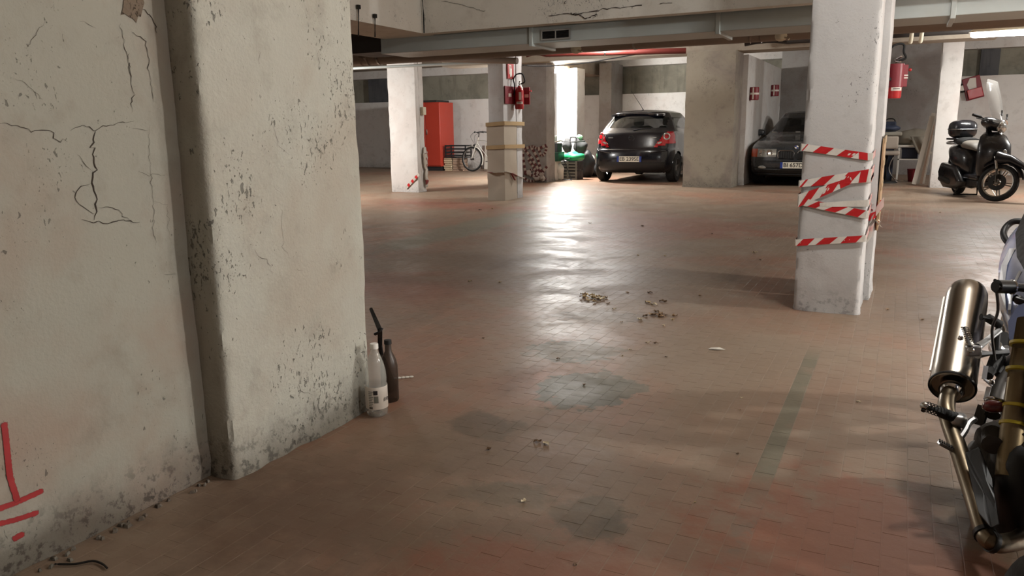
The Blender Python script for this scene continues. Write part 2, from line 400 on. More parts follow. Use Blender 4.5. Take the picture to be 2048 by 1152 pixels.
for _, d, xc, yc in first:
    o = bpy.data.objects.new('floor_tile', tme); o.parent = floor; COL.objects.link(o)
    o.location = (xc, yc, rnd.uniform(-0.0002, 0.0002)); o.rotation_euler = (rnd.gauss(0, 0.0009), rnd.gauss(0, 0.0009), rnd.gauss(0, 0.004))
fm = MB(); V = []; Fc = []
for _, d, xc, yc in rest:
    dz = rnd.uniform(-0.0002, 0.0002); ax, ay = rnd.gauss(0, 0.0009), rnd.gauss(0, 0.0012); b = len(V)
    V += [(xc + x, yc + y, z + dz + x * ax + y * ay) for x, y, z in tv]; Fc += [tuple(b + k for k in f) for f in tf]
ms = bpy.data.meshes.new('floor_tiles'); ms.from_pydata(V, [], Fc); ms.materials.append(MT['tile'])
o = bpy.data.objects.new('floor_tiles', ms); o.parent = floor; COL.objects.link(o); o['kind'] = 'stuff'

# ================================================================== ROUGH BOXES (plastered walls, columns)
def rough_box(name, b, step, amp, chip, mat, parent=None, seed=0.0, skip='', foot=0.0, wav=0.0):
    """plastered block: b = (x0,x1,y0,y1,z0,z1); faces subdivided, surface uneven, arrises chipped"""
    x0, x1, y0, y1, z0, z1 = b; key = {}; vs = []; fs = []
    def cnt(l): return max(1, int(round(l / step)))
    nx, ny, nz = cnt(x1 - x0), cnt(y1 - y0), cnt(z1 - z0); off = Vector((seed, seed * 2.3, seed * 0.7))
    def vid(i, j, k):
        if (i, j, k) in key: return key[(i, j, k)]
        p = Vector((x0 + (x1 - x0) * i / nx, y0 + (y1 - y0) * j / ny, z0 + (z1 - z0) * k / nz)); n = Vector((0, 0, 0)); e = 0
        if i == 0: n.x -= 1; e += 1
        if i == nx: n.x += 1; e += 1
        if j == 0: n.y -= 1; e += 1
        if j == ny: n.y += 1; e += 1
        q = p + off; d = noise.noise(q * 4.0) * amp + noise.noise(q * 17.0) * amp * 0.5 + noise.noise(q * 1.2) * wav
        if e >= 2:
            c = noise.noise(q * 9.0) * 0.5 + 0.5; c2 = max(0.0, noise.noise(q * 3.1 + Vector((5, 5, 5))))
            d -= chip * (0.25 + c * 0.5 + 1.6 * c2 * c2)
        if foot and p.z - z0 < foot:
            kf = 1 - (p.z - z0) / foot; d += 0.012 * kf * (0.3 + noise.noise(q * 12.0))
        key[(i, j, k)] = len(vs); vs.append(p + n * d); return key[(i, j, k)]
    for k in range(nz):
        for i in range(nx):
            if 'f' not in skip: fs.append((vid(i, 0, k), vid(i + 1, 0, k), vid(i + 1, 0, k + 1), vid(i, 0, k + 1)))
            if 'b' not in skip: fs.append((vid(i + 1, ny, k), vid(i, ny, k), vid(i, ny, k + 1), vid(i + 1, ny, k + 1)))
        for j in range(ny):
            if 'l' not in skip: fs.append((vid(0, j + 1, k), vid(0, j, k), vid(0, j, k + 1), vid(0, j + 1, k + 1)))
            if 'r' not in skip: fs.append((vid(nx, j, k), vid(nx, j + 1, k), vid(nx, j + 1, k + 1), vid(nx, j, k + 1)))
    for i in range(nx):
        for j in range(ny):
            fs.append((vid(i, j, nz), vid(i + 1, j, nz), vid(i + 1, j + 1, nz), vid(i, j + 1, nz)))
            fs.append((vid(i, j + 1, 0), vid(i + 1, j + 1, 0), vid(i + 1, j, 0), vid(i, j, 0)))
    m_ = MB(); m_.add(vs, fs); return m_.build(name, mat, parent, fix=False, ang=50)
def struct(o): o['kind'] = 'structure'; return o
ZC = 2.92
def slab(name, b, mat): m_ = MB(); m_.box(*b); return struct(m_.build(name, mat, smooth=False))
slab('ceiling', (-19, 10.5, -5, 21.5, ZC, ZC + 0.15), MT['ceiling'])
# near left wall and the pier that ends it
wall_left = struct(rough_box('wall_left', (-2.25, -1.952, -1.5, 1.70, 0, ZC), 0.03, 0.004, 0.004, MT['plaster_wall'], seed=1.0, foot=0.12, wav=0.006))
pier = tag(rough_box('column', (-2.32, -1.845, 1.66, 2.395, 0, ZC), 0.016, 0.003, 0.010, MT['plaster_near'], seed=3.0, foot=0.05, wav=0.004),
           'huge rough plastered pier in the left foreground behind the plastic bottle', 'column')
# cracks: dark ribbons on the plaster with the fissures' shade in their colour, following the ones in the photograph
MT['crack'] = simple('crack_shadow', (52, 42, 34), 0.95, 0, 0.2)
def ribbon(pts, widths, nrm, lift=0.0006):
    m_ = MB(); vs = []; fs = []; n = Vector(nrm)
    for i, p in enumerate(pts):
        d = (pts[min(i + 1, len(pts) - 1)] - pts[max(i - 1, 0)]).normalized(); s_ = d.cross(n).normalized(); wd = widths[i]
        vs += [p + s_ * wd / 2 + n * lift, p - s_ * wd / 2 + n * lift]
    for i in range(len(pts) - 1): fs.append((2 * i, 2 * i + 1, 2 * i + 3, 2 * i + 2))
    m_.add(vs, fs); return m_
def wob(p, seed=1.0): return noise.noise(Vector(p) * 4.0 + Vector((seed, seed * 2.3, seed * 0.7)))
def wall_surf(Y, Z, X0, amp, wav, seed):
    q = Vector((X0, Y, Z)) + Vector((seed, seed * 2.3, seed * 0.7))
    return X0 + noise.noise(q * 4.0) * amp + noise.noise(q * 17.0) * amp * 0.5 + noise.noise(q * 1.2) * wav
rc = random.Random(5)
def crack(px, wmm, X0, parent, amp, wav, seed, jit=2.0):
    dense = []
    for a, b in zip(px[:-1], px[1:]):
        n = max(2, int(math.hypot(b[0] - a[0], b[1] - a[1]) / 7))
        for k in range(n):
            t_ = k / n; dense.append((a[0] + (b[0] - a[0]) * t_ + rc.gauss(0, jit), a[1] + (b[1] - a[1]) * t_ + rc.gauss(0, jit)))
    dense.append(px[-1]); pts = []; wd = []
    for i, (x, y) in enumerate(dense):
        P = pX(x, y, X0); P.x = wall_surf(P.y, P.z, X0, amp, wav, seed); pts.append(P)
        e = min(1.0, min(i, len(dense) - 1 - i) / 4.0 + 0.25); wd.append(wmm / 1000 * e * rc.uniform(0.5, 1.4))
    ribbon(pts, wd, (1, 0, 0), 0.0016).build('crack', MT['crack'], parent, smooth=False, fix=False)
for px, wmm in [([(0, 250), (35, 252), (70, 262), (100, 260), (112, 278), (135, 284)], 2.0), ([(140, 262), (165, 250), (185, 262), (205, 255), (235, 246), (268, 242)], 1.6),
                ([(188, 258), (187, 300), (190, 340), (183, 368), (195, 400), (188, 440)], 3.2), ([(155, 310), (175, 335), (188, 345)], 1.6), ([(183, 366), (160, 372), (150, 395), (165, 415), (188, 428)], 1.6),
                ([(165, 440), (185, 444), (215, 446), (245, 440), (280, 444)], 2.4), ([(195, 418), (225, 413), (248, 432), (262, 448)], 1.4), ([(255, 105), (260, 150), (262, 190), (265, 225)], 1.8),
                ([(242, 45), (248, 90), (258, 130), (262, 165)], 1.3), ([(262, 62), (290, 85), (296, 120), (300, 160), (306, 205)], 1.6), ([(285, 18), (305, 38), (312, 66)], 3.0), ([(296, 250), (300, 300), (303, 350), (306, 420), (312, 500)], 0.9),
                ([(30, 155), (60, 175), (85, 200)], 0.9), ([(160, 42), (190, 55)], 1.2), ([(50, 100), (70, 70), (90, 40)], 0.9), ([(268, 258), (296, 262)], 1.0), ([(275, 345), (330, 350)], 1.0), ([(310, 400), (335, 410), (340, 470)], 0.7), ([(330, 550), (355, 548)], 1.6)]:
    crack(px, wmm, -1.952, wall_left, 0.004, 0.006, 1.0)
for px, wmm in [([(540, 240), (550, 270), (555, 295), (578, 310)], 1.0), ([(545, 365), (565, 392)], 0.9), ([(562, 415), (565, 470), (568, 500), (582, 518)], 0.9), ([(505, 500), (530, 520), (545, 545)], 1.0),
                ([(585, 538), (605, 540)], 1.6), ([(633, 102), (636, 135)], 1.6), ([(515, 100), (518, 128)], 1.4), ([(600, 740), (602, 780), (625, 790)], 1.4)]:
    crack(px, wmm, -1.845, pier, 0.003, 0.004, 3.0)
# broken-off plaster high on the wall
MT['bare_plaster'] = plaster('bare_plaster', (110, 96, 82), (96, 82, 70), (76, 64, 54), pit=0.3, bumpk=0.7, seed=7.7)
cp = [(248, -12), (262, -10), (282, -12), (288, 6), (284, 20), (281, 34), (276, 30), (272, 46), (266, 38), (258, 34), (250, 28), (242, 30), (246, 16)]
pts = [pX(x, y, -1.952) for x, y in cp]; m_ = MB()
pts = [Vector((wall_surf(p.y, p.z, -1.952, 0.004, 0.006, 1.0) + 0.002, p.y, p.z)) for p in pts]
c0 = sum(pts, Vector()) / len(pts); m_.add([c0] + pts, [(0, i + 1, (i + 1) % len(pts) + 1) for i in range(len(pts))])
m_.build('bare_patch', MT['bare_plaster'], wall_left, smooth=False, fix=False)
# red spray-painted mark low on the wall
t = NT('red_spray'); a = t.node('ShaderNodeAttribute', attribute_name='edge').outputs['Fac']
ed = t.math('ADD', a, t.math('MULTIPLY', t.math('SUBTRACT', t.noise(120, 3), 0.5), 0.7))
MT['spray'] = t.out(t.mix(t.noise(30, 3), lin((126, 18, 22)), lin((156, 32, 32))), 0.6, Alpha=t.ramp(ed, 0.75, 1.0, 1.0, 0.0))
def stroke(px, wmm):
    pts = [pX(x, y, -1.952) for x, y in px]; pts = catmull(pts, 8) if len(pts) > 2 else [pts[0].lerp(pts[1], k / 10) for k in range(11)]
    d0 = (pts[1] - pts[0]).normalized() * wmm / 2000; pts = [pts[0] - d0] + pts + [pts[-1] + (pts[-1] - pts[-2]).normalized() * wmm / 2000]
    me = bpy.data.meshes.new('graffiti_stroke'); vs = []; fs = []; at = []; n = Vector((1, 0, 0)); L = 7; N = len(pts)
    for i, p in enumerate(pts):
        d = (pts[min(i + 1, N - 1)] - pts[max(i - 1, 0)]).normalized(); s_ = d.cross(n).normalized()
        endk = 1.0 if i in (0, N - 1) else 0.0
        for k in range(L):
            u_ = k / (L - 1) * 2 - 1; q = p + s_ * u_ * wmm / 2000
            vs.append((wall_surf(q.y, q.z, -1.952, 0.004, 0.006, 1.0) + 0.0022, q.y, q.z)); at.append(max(abs(u_), endk * 1.0))
    for i in range(N - 1):
        for k in range(L - 1): fs.append((i * L + k, i * L + k + 1, (i + 1) * L + k + 1, (i + 1) * L + k))
    me.from_pydata(vs, [], fs); A = me.attributes.new('edge', 'FLOAT', 'POINT'); A.data.foreach_set('value', at); me.materials.append(MT['spray'])
    o_ = bpy.data.objects.new('graffiti_stroke', me); link(o_, wall_left); o_['label'] = 'red spray-painted stroke'
stroke([(8, 850), (14, 900), (20, 950), (34, 998)], 18); stroke([(-40, 1030), (20, 1010), (82, 983)], 17); stroke([(-40, 1052), (15, 1044), (72, 1026)], 16); stroke([(30, 1076), (42, 1069)], 18)

# outer walls
wb = MB()
struct(rough_box('wall_back', (-19, 10.5, 20.0, 20.35, 0, 1.985), 0.25, 0.006, 0.004, MT['plaster_far'], seed=6.0))
struct(rough_box('wall_back_upper', (-19, 10.5, 20.0, 20.35, 2.69, ZC), 0.25, 0.004, 0.004, MT['plaster_far'], seed=6.5))
slab('wall_back_concrete', (-19, 10.5, 20.30, 20.45, 1.9, 2.75), MT['concrete'])
slab('wall_left_far', (-19.2, -19, -5, 21.5, 0, ZC), MT['plaster_far']); slab('wall_right', (10.5, 10.7, -5, 21.5, 0, ZC), MT['plaster_far'])
slab('wall_front', (-19, 10.5, -5.2, -5, 0, ZC), MT['plaster_grey'])
# short piers inside the strip openings, and the raised sill on the right
for x0, x1, mt in [(-15.05, -14.2, 'concrete_dark'), (-9.2, -8.1, 'plaster_far'), (-7.35, -6.9, 'concrete_dark')]:
    slab('wall_back_infill', (x0, x1, 20.15, 20.31, 1.985, 2.70), MT[mt])
slab('wall_back_sill', (1.0, 10.5, 19.9, 20.1, 0, 2.115), MT['plaster_far'])
slab('wall_back_dark_opening', (1.36, 1.72, 20.2, 20.31, 1.9, 2.7), MT['concrete_dark'])
# partition beside the parked saloon and the dim bay wall behind it
struct(rough_box('wall_partition', (-2.95, -2.70, 15.3, 19.6, 0, 2.42), 0.2, 0.006, 0.006, MT['plaster_far'], seed=2.0))
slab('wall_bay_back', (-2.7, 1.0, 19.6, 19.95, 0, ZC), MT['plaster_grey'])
# beams
beam_x = struct(rough_box('ceiling_beam', (-3.86, 10.5, 6.0, 6.12, 1.942, ZC), 0.12, 0.003, 0.003, MT['beam'], seed=4.0))
struct(rough_box('ceiling_beam', (-4.4, -3.86, -5, 6.5, 1.942, ZC), 0.12, 0.003, 0.003, MT['beam'], seed=4.4))
def beam_crack(px, wmm):
    pts = [pY(x + rc.gauss(0, 1.2), y + rc.gauss(0, 0.8), 5.996) for a, b in zip(px[:-1], px[1:]) for x, y in [(a[0] + (b[0] - a[0]) * k / 5, a[1] + (b[1] - a[1]) * k / 5) for k in range(5)]]
    ribbon(pts, [wmm / 1000 * rc.uniform(0.4, 1.5) for _ in pts], (0, -1, 0), 0.003).build('crack', MT['crack'], beam_x, smooth=False, fix=False)
for px, wmm in [([(1098, 32), (1128, 28), (1152, 27), (1180, 24), (1206, 18), (1250, 14), (1290, 9)], 5), ([(1160, 30), (1170, 38), (1182, 34), (1196, 28)], 6), ([(1128, 7), (1135, 0)], 5), ([(1140, 27), (1150, 30), (1165, 29)], 8), ([(1195, 20), (1192, 32), (1186, 38)], 3), ([(885, 2), (915, 8), (955, 18), (975, 24)], 2.5), ([(1320, 8), (1350, 5)], 3)]:
    beam_crack(px, wmm)
slab('ceiling_beam', (-9.0, 1.2, 14.7, 15.3, 2.44, ZC), MT['ceiling']); slab('ceiling_beam', (-19, 3, 11.0, 11.55, 2.34, ZC), MT['ceiling'])
slab('ceiling_beam', (-7.7, -7.2, 15.3, 20.0, 2.46, ZC), MT['ceiling'])

# ================================================================== COLUMNS
def column(b, mat, label, step=0.05, amp=0.004, chip=0.008, seed=0.0, foot=0.05):
    return tag(rough_box('column', b, step, amp, chip, MT[mat], seed=seed, foot=foot), label, 'column')
main_col = column((-0.527, -0.16, 4.868, 5.30, 0, ZC), 'plaster_col', 'white column wrapped in red and white barrier tape', 0.022, 0.003, 0.012, 2.1, 0.08)
col_twin = column((-0.515, -0.118, 5.33, 5.84, 0, ZC), 'plaster_col', 'second column standing close behind the taped white column', 0.05, 0.004, 0.012, 2.9)
c1 = column((-8.47, -7.87, 11.9, 12.03, 0, 2.36), 'plaster_far', 'brightly lit white column with barrier tape tied round its right side near the red cabinet', 0.06, 0.006, 0.012, 5.1)
c1b = column((-8.44, -7.885, 12.045, 12.19, 0, 2.36), 'plaster_far', 'shaded rear twin of the brightly lit white column by the red cabinet', 0.1, 0.006, 0.01, 5.6)
c2 = column((-5.87, -5.60, 10.92, 11.36, 0, 2.36), 'plaster_col', 'slim column with brown tape bands and fire extinguisher sign', 0.05, 0.004, 0.008, 6.1)
c2b = column((-5.86, -5.595, 11.38, 11.585, 0, 2.36), 'plaster_col', 'rear twin of the slim column carrying the fire extinguisher', 0.08, 0.004, 0.01, 6.6)
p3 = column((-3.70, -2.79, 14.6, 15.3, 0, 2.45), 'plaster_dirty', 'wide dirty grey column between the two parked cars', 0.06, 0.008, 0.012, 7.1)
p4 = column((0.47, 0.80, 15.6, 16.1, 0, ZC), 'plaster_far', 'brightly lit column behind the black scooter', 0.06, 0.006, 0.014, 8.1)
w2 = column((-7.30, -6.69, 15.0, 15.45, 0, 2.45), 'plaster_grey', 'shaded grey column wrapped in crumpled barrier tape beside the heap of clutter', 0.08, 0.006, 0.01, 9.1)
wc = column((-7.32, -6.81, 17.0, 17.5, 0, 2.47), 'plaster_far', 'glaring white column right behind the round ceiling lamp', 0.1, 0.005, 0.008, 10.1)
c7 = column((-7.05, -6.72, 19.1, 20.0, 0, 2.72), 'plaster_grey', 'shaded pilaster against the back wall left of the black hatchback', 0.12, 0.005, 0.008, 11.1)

# ================================================================== LAMPS
def emis(name, rgb, k):
    t_ = NT(name); t_.b.inputs['Emission Color'].default_value = (*rgb, 1); t_.b.inputs['Emission Strength'].default_value = k
    t_.put(t_.b.inputs['Base Color'], t_.mix(t_.noise(12, 2, vec=t_.obj()), (0.8, 0.8, 0.78, 1), (0.86, 0.86, 0.84, 1))); return t_.mat
def lamp(key, label, strength=6.0):
    (x, y, z), ax, L, W, W2, colr = LAMPS[key]
    th = thing('ceiling_lamp', label, 'lamp', (x, y, z), 0 if ax == 'X' else pi / 2)
    m1 = MB(); m1.obox((0, 0, 0.065), (L + 0.06, 0.13, 0.05), top=0.9); m1.build('housing', MT['white_plastic'], th, bevel=0.01)
    prof = [(0.001, -L / 2), (0.03, -L / 2 + 0.004), (0.052, -L / 2 + 0.03), (0.056, -L / 2 + 0.07), (0.056, L / 2 - 0.07), (0.052, L / 2 - 0.03), (0.03, L / 2 - 0.004), (0.001, L / 2)]
    m2 = MB(); m2.lathe(prof, 18, axis_m((0, 0, 0.02), (1, 0, 0))); m2.build('diffuser', emis('lamp_diffuser', colr, strength), th)
    for sx in (-0.35, 0.35):
        m3 = MB(); m3.tube([(sx * L, 0, 0.085), (sx * L, 0, ZC - z)], 0.006, 6); m3.build('hanger', MT['steel'], th)
    ld = bpy.data.lights.new('lamp_light', 'AREA'); ld.shape = 'RECTANGLE'; ld.size = L; ld.size_y = 0.11; ld.energy = W; ld.color = colr
    lo = bpy.data.objects.new('lamp_light', ld); link(lo, th); lo.location = (0, 0, -0.045)
    # the tube shines all round: a second, weaker panel throws light up and sideways
    ld2 = bpy.data.lights.new('lamp_glow', 'POINT'); ld2.energy = W2; ld2.color = colr; ld2.shadow_soft_size = 0.12
    lo2 = bpy.data.objects.new('lamp_glow', ld2); link(lo2, th); lo2.location = (0, 0, -0.10)
    return th
lamp('right_far', 'tubular ceiling lamp beyond the right edge level with the taped column'); lamp('right_near', 'tubular ceiling lamp beyond the right edge above the motorcycle')
lamp('visible_right', 'long glowing tubular lamp hung above the black scooter', 9.0); lamp('far_oval', 'short glowing lamp in front of the glaring white column', 9.0)
lamp('fill_right_deep', 'added tubular fill lamp beyond the right edge deeper than the scooter'); lamp('fill_centre', 'added tubular fill lamp hidden behind the air duct before the dirty column')
lamp('fill_overhead', 'added tubular fill lamp straight above the foreground floor')
lamp('left_hidden', 'tubular ceiling lamp in the left bay behind the rough pier')
# ================================================================== DUCT, PIPES, CABLES
def part(name, mat, parent, fn, world=True, **kw):
    m_ = MB(); fn(m_); return m_.build(name, mat, parent, world=world, **kw)
YD = 6.17; dzb = pY(1163, 81, YD).z; dxl = pY(762, 100, YD).x; dX = lambda px: pY(px, 60, YD).x
duct = thing('air_duct', 'long galvanised air duct running under the ceiling behind the beam', 'duct', (-1.0, YD + 0.2, dzb))
part('duct_body', MT['galv'], duct, lambda m: m.box(dxl, 10.4, YD, YD + 0.46, dzb, 2.20), bevel=0.004)
for px in (1063, 1436, 1903):
    part('flange', MT['galv'], duct, lambda m: m.box(dX(px) - 0.016, dX(px) + 0.016, YD - 0.022, YD + 0.48, dzb - 0.022, 2.22), bevel=0.003)
part('end_box', MT['galv_dark'], duct, lambda m: m.box(pY(690, 90, YD).x, dxl, YD + 0.01, YD + 0.44, dzb + 0.02, 2.19), bevel=0.004)
va_, vb_ = pY(1083, 82, YD), pY(1142, 56, YD); vx0, vx1, vz0, vz1 = va_.x, vb_.x, va_.z, vb_.z; vm = (vx0 + vx1) / 2
gr = part('vent_grille', MT['alu'], duct, lambda m: (m.box(vx0, vx1, YD - 0.014, YD, vz1 - 0.014, vz1), m.box(vx0, vx1, YD - 0.014, YD, vz0, vz0 + 0.014), m.box(vx0, vx0 + 0.014, YD - 0.014, YD, vz0 + 0.014, vz1 - 0.014), m.box(vx1 - 0.014, vx1, YD - 0.014, YD, vz0 + 0.014, vz1 - 0.014), m.box(vm - 0.005, vm + 0.005, YD - 0.014, YD, vz0 + 0.014, vz1 - 0.014)), smooth=False)
part('grille_opening', MT['black_plastic'], gr, lambda m: m.box(vx0 + 0.014, vx1 - 0.014, YD - 0.006, YD - 0.001, vz0 + 0.014, vz1 - 0.014), smooth=False)
for k in range(5):
    part('louvre', MT['black_plastic'], gr, lambda m: m.obox((vm, YD - 0.008, vz0 + 0.02 + k * (vz1 - vz0 - 0.036) / 4.4), (vx1 - vx0 - 0.03, 0.008, 0.003), Matrix.Rotation(0.6, 3, 'X')), smooth=False)
part('strap', MT['white_paint'], duct, lambda m: m.tube([pY(751, 72, YD - 0.02), pY(749, 30, YD - 0.02)], 0.005, 6))
def pipe(label, pts, r, mat, clips=(), couplings=(), name='ceiling_pipe', cat='pipe'):
    P = [Vector(p) for p in pts]
    th = thing(name, label, cat, tuple(P[0]))
    part('pipe_run', mat, th, lambda m: m.tube(catmull(P, 6) if len(P) > 2 else [P[0].lerp(P[1], k / 8) for k in range(9)], r, 12))
    d = (P[-1] - P[0])
    for c in couplings:
        q = P[0].lerp(P[-1], c); n = d.normalized()
        part('coupling', mat, th, lambda m: m.tube([q - n * 0.05, q + n * 0.05], r * 1.14, 12))
    for c in clips:
        q = P[0].lerp(P[-1], c)
        part('hanger', MT['steel'], th, lambda m: (m.lathe([(r + 0.003, -0.012), (r + 0.006, -0.012), (r + 0.006, 0.012), (r + 0.003, 0.012)], 14, axis_m(q, d), closed=True), m.tube([q + Vector((0, 0, r)), Vector((q.x, q.y, ZC))], 0.005, 6)))
    return th
pipe('thick brown drain pipe running just under the air duct', [(-9.5, 7.75, 1.955), (10, 7.75, 1.945)], 0.078, MT['pipe_brown'], clips=(0.2, 0.36, 0.475, 0.6), couplings=(0.19, 0.42, 0.545))
pipe('thinner brown pipe crossing behind the drain pipe to the slim column', [(-9.5, 9.7, 2.16), (-5.2, 9.4, 2.10)], 0.05, MT['pipe_brown'], clips=(0.4, 0.8), couplings=(0.85,))
pipe('slanting brown pipe descending behind the slim column', [(-7.7, 10.3, 2.26), (-5.0, 10.2, 2.06)], 0.045, MT['pipe_brown'])
pipe('thin grey conduit below the slanting brown pipe', [(-8.6, 10.5, 2.12), (-5.4, 10.45, 2.085)], 0.022, MT['galv'])
pipe('red fire main under the ceiling ending above the dirty grey column', [(-5.9, 12.4, 2.36), (-3.35, 13.2, 2.35)], 0.048, MT['pipe_red'], clips=(0.5,))
pipe('grey conduit above the row of bays on the right', [(-2.6, 14.3, 2.52), (3.0, 14.2, 2.50)], 0.05, MT['galv_dark'])
for x, lab in ((-0.02, 'left of the two pale vertical conduits right of the taped column'), (0.12, 'right of the two pale vertical conduits right of the taped column')):
    pipe(lab, [(x, 14.0, ZC), (x, 14.05, 2.5), (x - 0.01, 14.15, 2.37)], 0.03, MT['white_plastic'], name='conduit', cat='conduit')
# slack black cable
cb = [pY(1046, 131, 11.59), pY(1100, 132, 12.6), pY(1170, 126, 13.0), pY(1230, 116, 13.4), pY(1290, 106, 13.8), pY(1340, 102, 14.2), pY(1370, 103, 14.58)]
m_ = MB(); m_.tube(catmull(cb, 5), 0.011, 6); tag(m_.build('power_cable', MT['black_plastic']), 'slack black cable strung from the slim column to the dirty grey column', 'cable')
# wires in front of the beam, at its left corner
for i, (a, b, lab) in enumerate([((844, -5), (848, 66), 'thin wire hanging straight down the corner of the ceiling beam')]):
    A, B = pY(*a, 5.97), pY(*b, 5.97); m_ = MB(); m_.tube([A, A.lerp(B, 0.5) + Vector((0.006, 0, 0)), B], 0.006, 6); tag(m_.build('wire', MT['dark_metal']), lab, 'wire')
for (x, y0, y1), lab in (((717, 14, 72), 'bolt rod hanging from the left beam, nearer the pier'), ((750, 32, 74), 'bolt rod hanging from the left beam, farther from the pier')):
    A, B = pX(x, y0, -3.84), pX(x, y1, -3.84); m_ = MB(); m_.tube([A, B], 0.006, 6); m_.obox(A, (0.02, 0.03, 0.03)); tag(m_.build('hanger_rod', MT['dark_metal']), lab, 'rod')
# small cream detectors under the pipe
def detector(px, Y, label):
    c = pY(px[0], px[1], Y); th = thing('detector', label, 'detector', tuple(c))
    part('detector_base', MT['galv'], th, lambda m: m.tube([(0, 0.0, 0.03), (0, 0.0, 0.10)], 0.03, 10), world=False)
    part('detector_head', MT['white_plastic'], th, lambda m: m.lathe([(0.0, 0.04), (0.045, 0.035), (0.055, 0.0), (0.045, -0.03), (0.02, -0.045), (0, -0.045)], 16), world=False)
    part('detector_nozzle', MT['white_plastic'], th, lambda m: m.tube([(0.03, -0.02, -0.01), (0.075, -0.03, -0.035)], [0.02, 0.012], 8), world=False)
detector((1152, 98), 7.6, 'cream detector under the drain pipe left of the parked hatchback'); detector((1562, 72), 7.6, 'cream detector under the drain pipe just left of the taped column')

# ================================================================== TAPES ON THE COLUMNS
MT['tape_white'] = simple('tape_white', (226, 222, 214), 0.3, 0, 0.05, 30); MT['tape_red'] = simple('tape_red', (196, 40, 44), 0.32, 0, 0.1, 30)
MT['tape_brown'] = simple('packing_tape', (176, 150, 112), 0.35, 0, 0.1, 12); MT['tape_dull'] = simple('tape_dull_red', (128, 50, 50), 0.5, 0, 0.2, 12); MT['film'] = simple('plastic_film', (196, 190, 180), 0.25, 0, 0.1, 15)
MT['cardboard'] = simple('cardboard', (176, 148, 116), 0.85, 0, 0.15, 10, 0.1)
def tape_strip(m, a0, a1, b0, b1, nrm, stripes, lift=0.004, wave=0.0, n=14, seed=0):
    """white band between lower edge a0->a1 and upper edge b0->b1, red slanted blocks as own faces"""
    nrm = Vector(nrm)
    def P(u_, v_): 
        q = a0.lerp(a1, u_).lerp(b0.lerp(b1, u_), v_); return q + nrm * (lift + wave * (0.5 + 0.5 * sin(u_ * 9 + seed + v_ * 2)))
    for i in range(n):
        u0, u1 = i / n, (i + 1) / n; m.add([P(u0, 0), P(u1, 0), P(u1, 1), P(u0, 1)], [(0, 1, 2, 3)], 0)
    for s0, s1, sl in stripes:
        k = 4
        for i in range(k):
            ua, ub = s0 + (s1 - s0) * i / k, s0 + (s1 - s0) * (i + 1) / k
            m.add([P(ua, 0) + nrm * 0.001, P(ub, 0) + nrm * 0.001, P(ub + sl, 1) + nrm * 0.001, P(ua + sl, 1) + nrm * 0.001], [(0, 1, 2, 3)], 1)
YF = 4.862; bt = thing('barrier_tape', 'red and white barrier tape wound round the nearest white column', 'tape', (-0.34, 4.85, 0.45))
def C(x, y): return pY(x, y, YF)
bands = [  # lower-left, lower-right, upper-left, upper-right in pixels; red blocks (u0,u1,slant)
    ((1597, 301), (1737, 321), (1597, 287), (1737, 306), [(-0.02, 0.02, 0.08), (0.17, 0.37, 0.12), (0.53, 0.74, 0.13), (0.86, 0.99, 0.0)]),
    ((1592, 374), (1737, 364), (1593, 361), (1738, 338), [(0.0, 0.04, 0.09), (0.17, 0.36, 0.16), (0.55, 0.74, 0.16), (0.86, 0.97, 0.08)]),
    ((1590, 414), (1706, 366), (1588, 388), (1702, 354), [(0.0, 0.2, 0.2), (0.40, 0.64, 0.16), (0.78, 0.98, 0.0)]),
    ((1607, 411), (1731, 437), (1617, 398), (1735, 421), [(0.06, 0.2, 0.12), (0.34, 0.52, 0.16), (0.68, 0.88, 0.10)]),
    ((1640, 413), (1735, 413), (1640, 405), (1735, 399), []),
    ((1585, 491), (1729, 483), (1588, 478), (1730, 470), [(0.01, 0.18, 0.10), (0.30, 0.50, 0.12), (0.66, 0.88, 0.09)])]
for i, (ll, lr, ul, ur, sts) in enumerate(bands):
    cl_ = lambda p: Vector((min(max(p.x, -0.531), -0.156), p.y, p.z))
    m_ = MB(); tape_strip(m_, cl_(C(*ll)), cl_(C(*lr)), cl_(C(*ul)), cl_(C(*ur)), (0, -1, 0), [(max(0, a), min(1 - 0, b), min(sl, 1 - min(1, b)) if b + sl > 1 else sl) for a, b, sl in sts], 0.006 + 0.002 * i, 0.004, seed=i * 1.3)
    # the band carries on round both sides of the column
    L0, L1, R0, R1 = cl_(C(*ll)), cl_(C(*ul)), cl_(C(*lr)), cl_(C(*ur))
    for A, B, sgn, X in ((L0, L1, -1, -0.531), (R0, R1, 1, -0.156)):
        if i == 4 and sgn < 0: continue
        A2, B2 = Vector((X + sgn * 0.006, 5.30, A.z + 0.01)), Vector((X + sgn * 0.006, 5.30, B.z + 0.01)); A1, B1 = Vector((X + sgn * 0.006, 4.862 - 0.005, A.z)), Vector((X + sgn * 0.006, 4.862 - 0.005, B.z))
        m_.add([A + Vector((0, -0.007, 0)), B + Vector((0, -0.007, 0)), B1, A1], [(0, 1, 2, 3)], 0)
        for k in range(6): m_.add([A1.lerp(A2, k / 6), A1.lerp(A2, (k + 1) / 6), B1.lerp(B2, (k + 1) / 6), B1.lerp(B2, k / 6)], [(0, 1, 2, 3)], 1 if k % 2 else 0)
    m_.build('tape_band', [MT['tape_white'], MT['tape_red']], bt, world=True, smooth=False, fix=False)
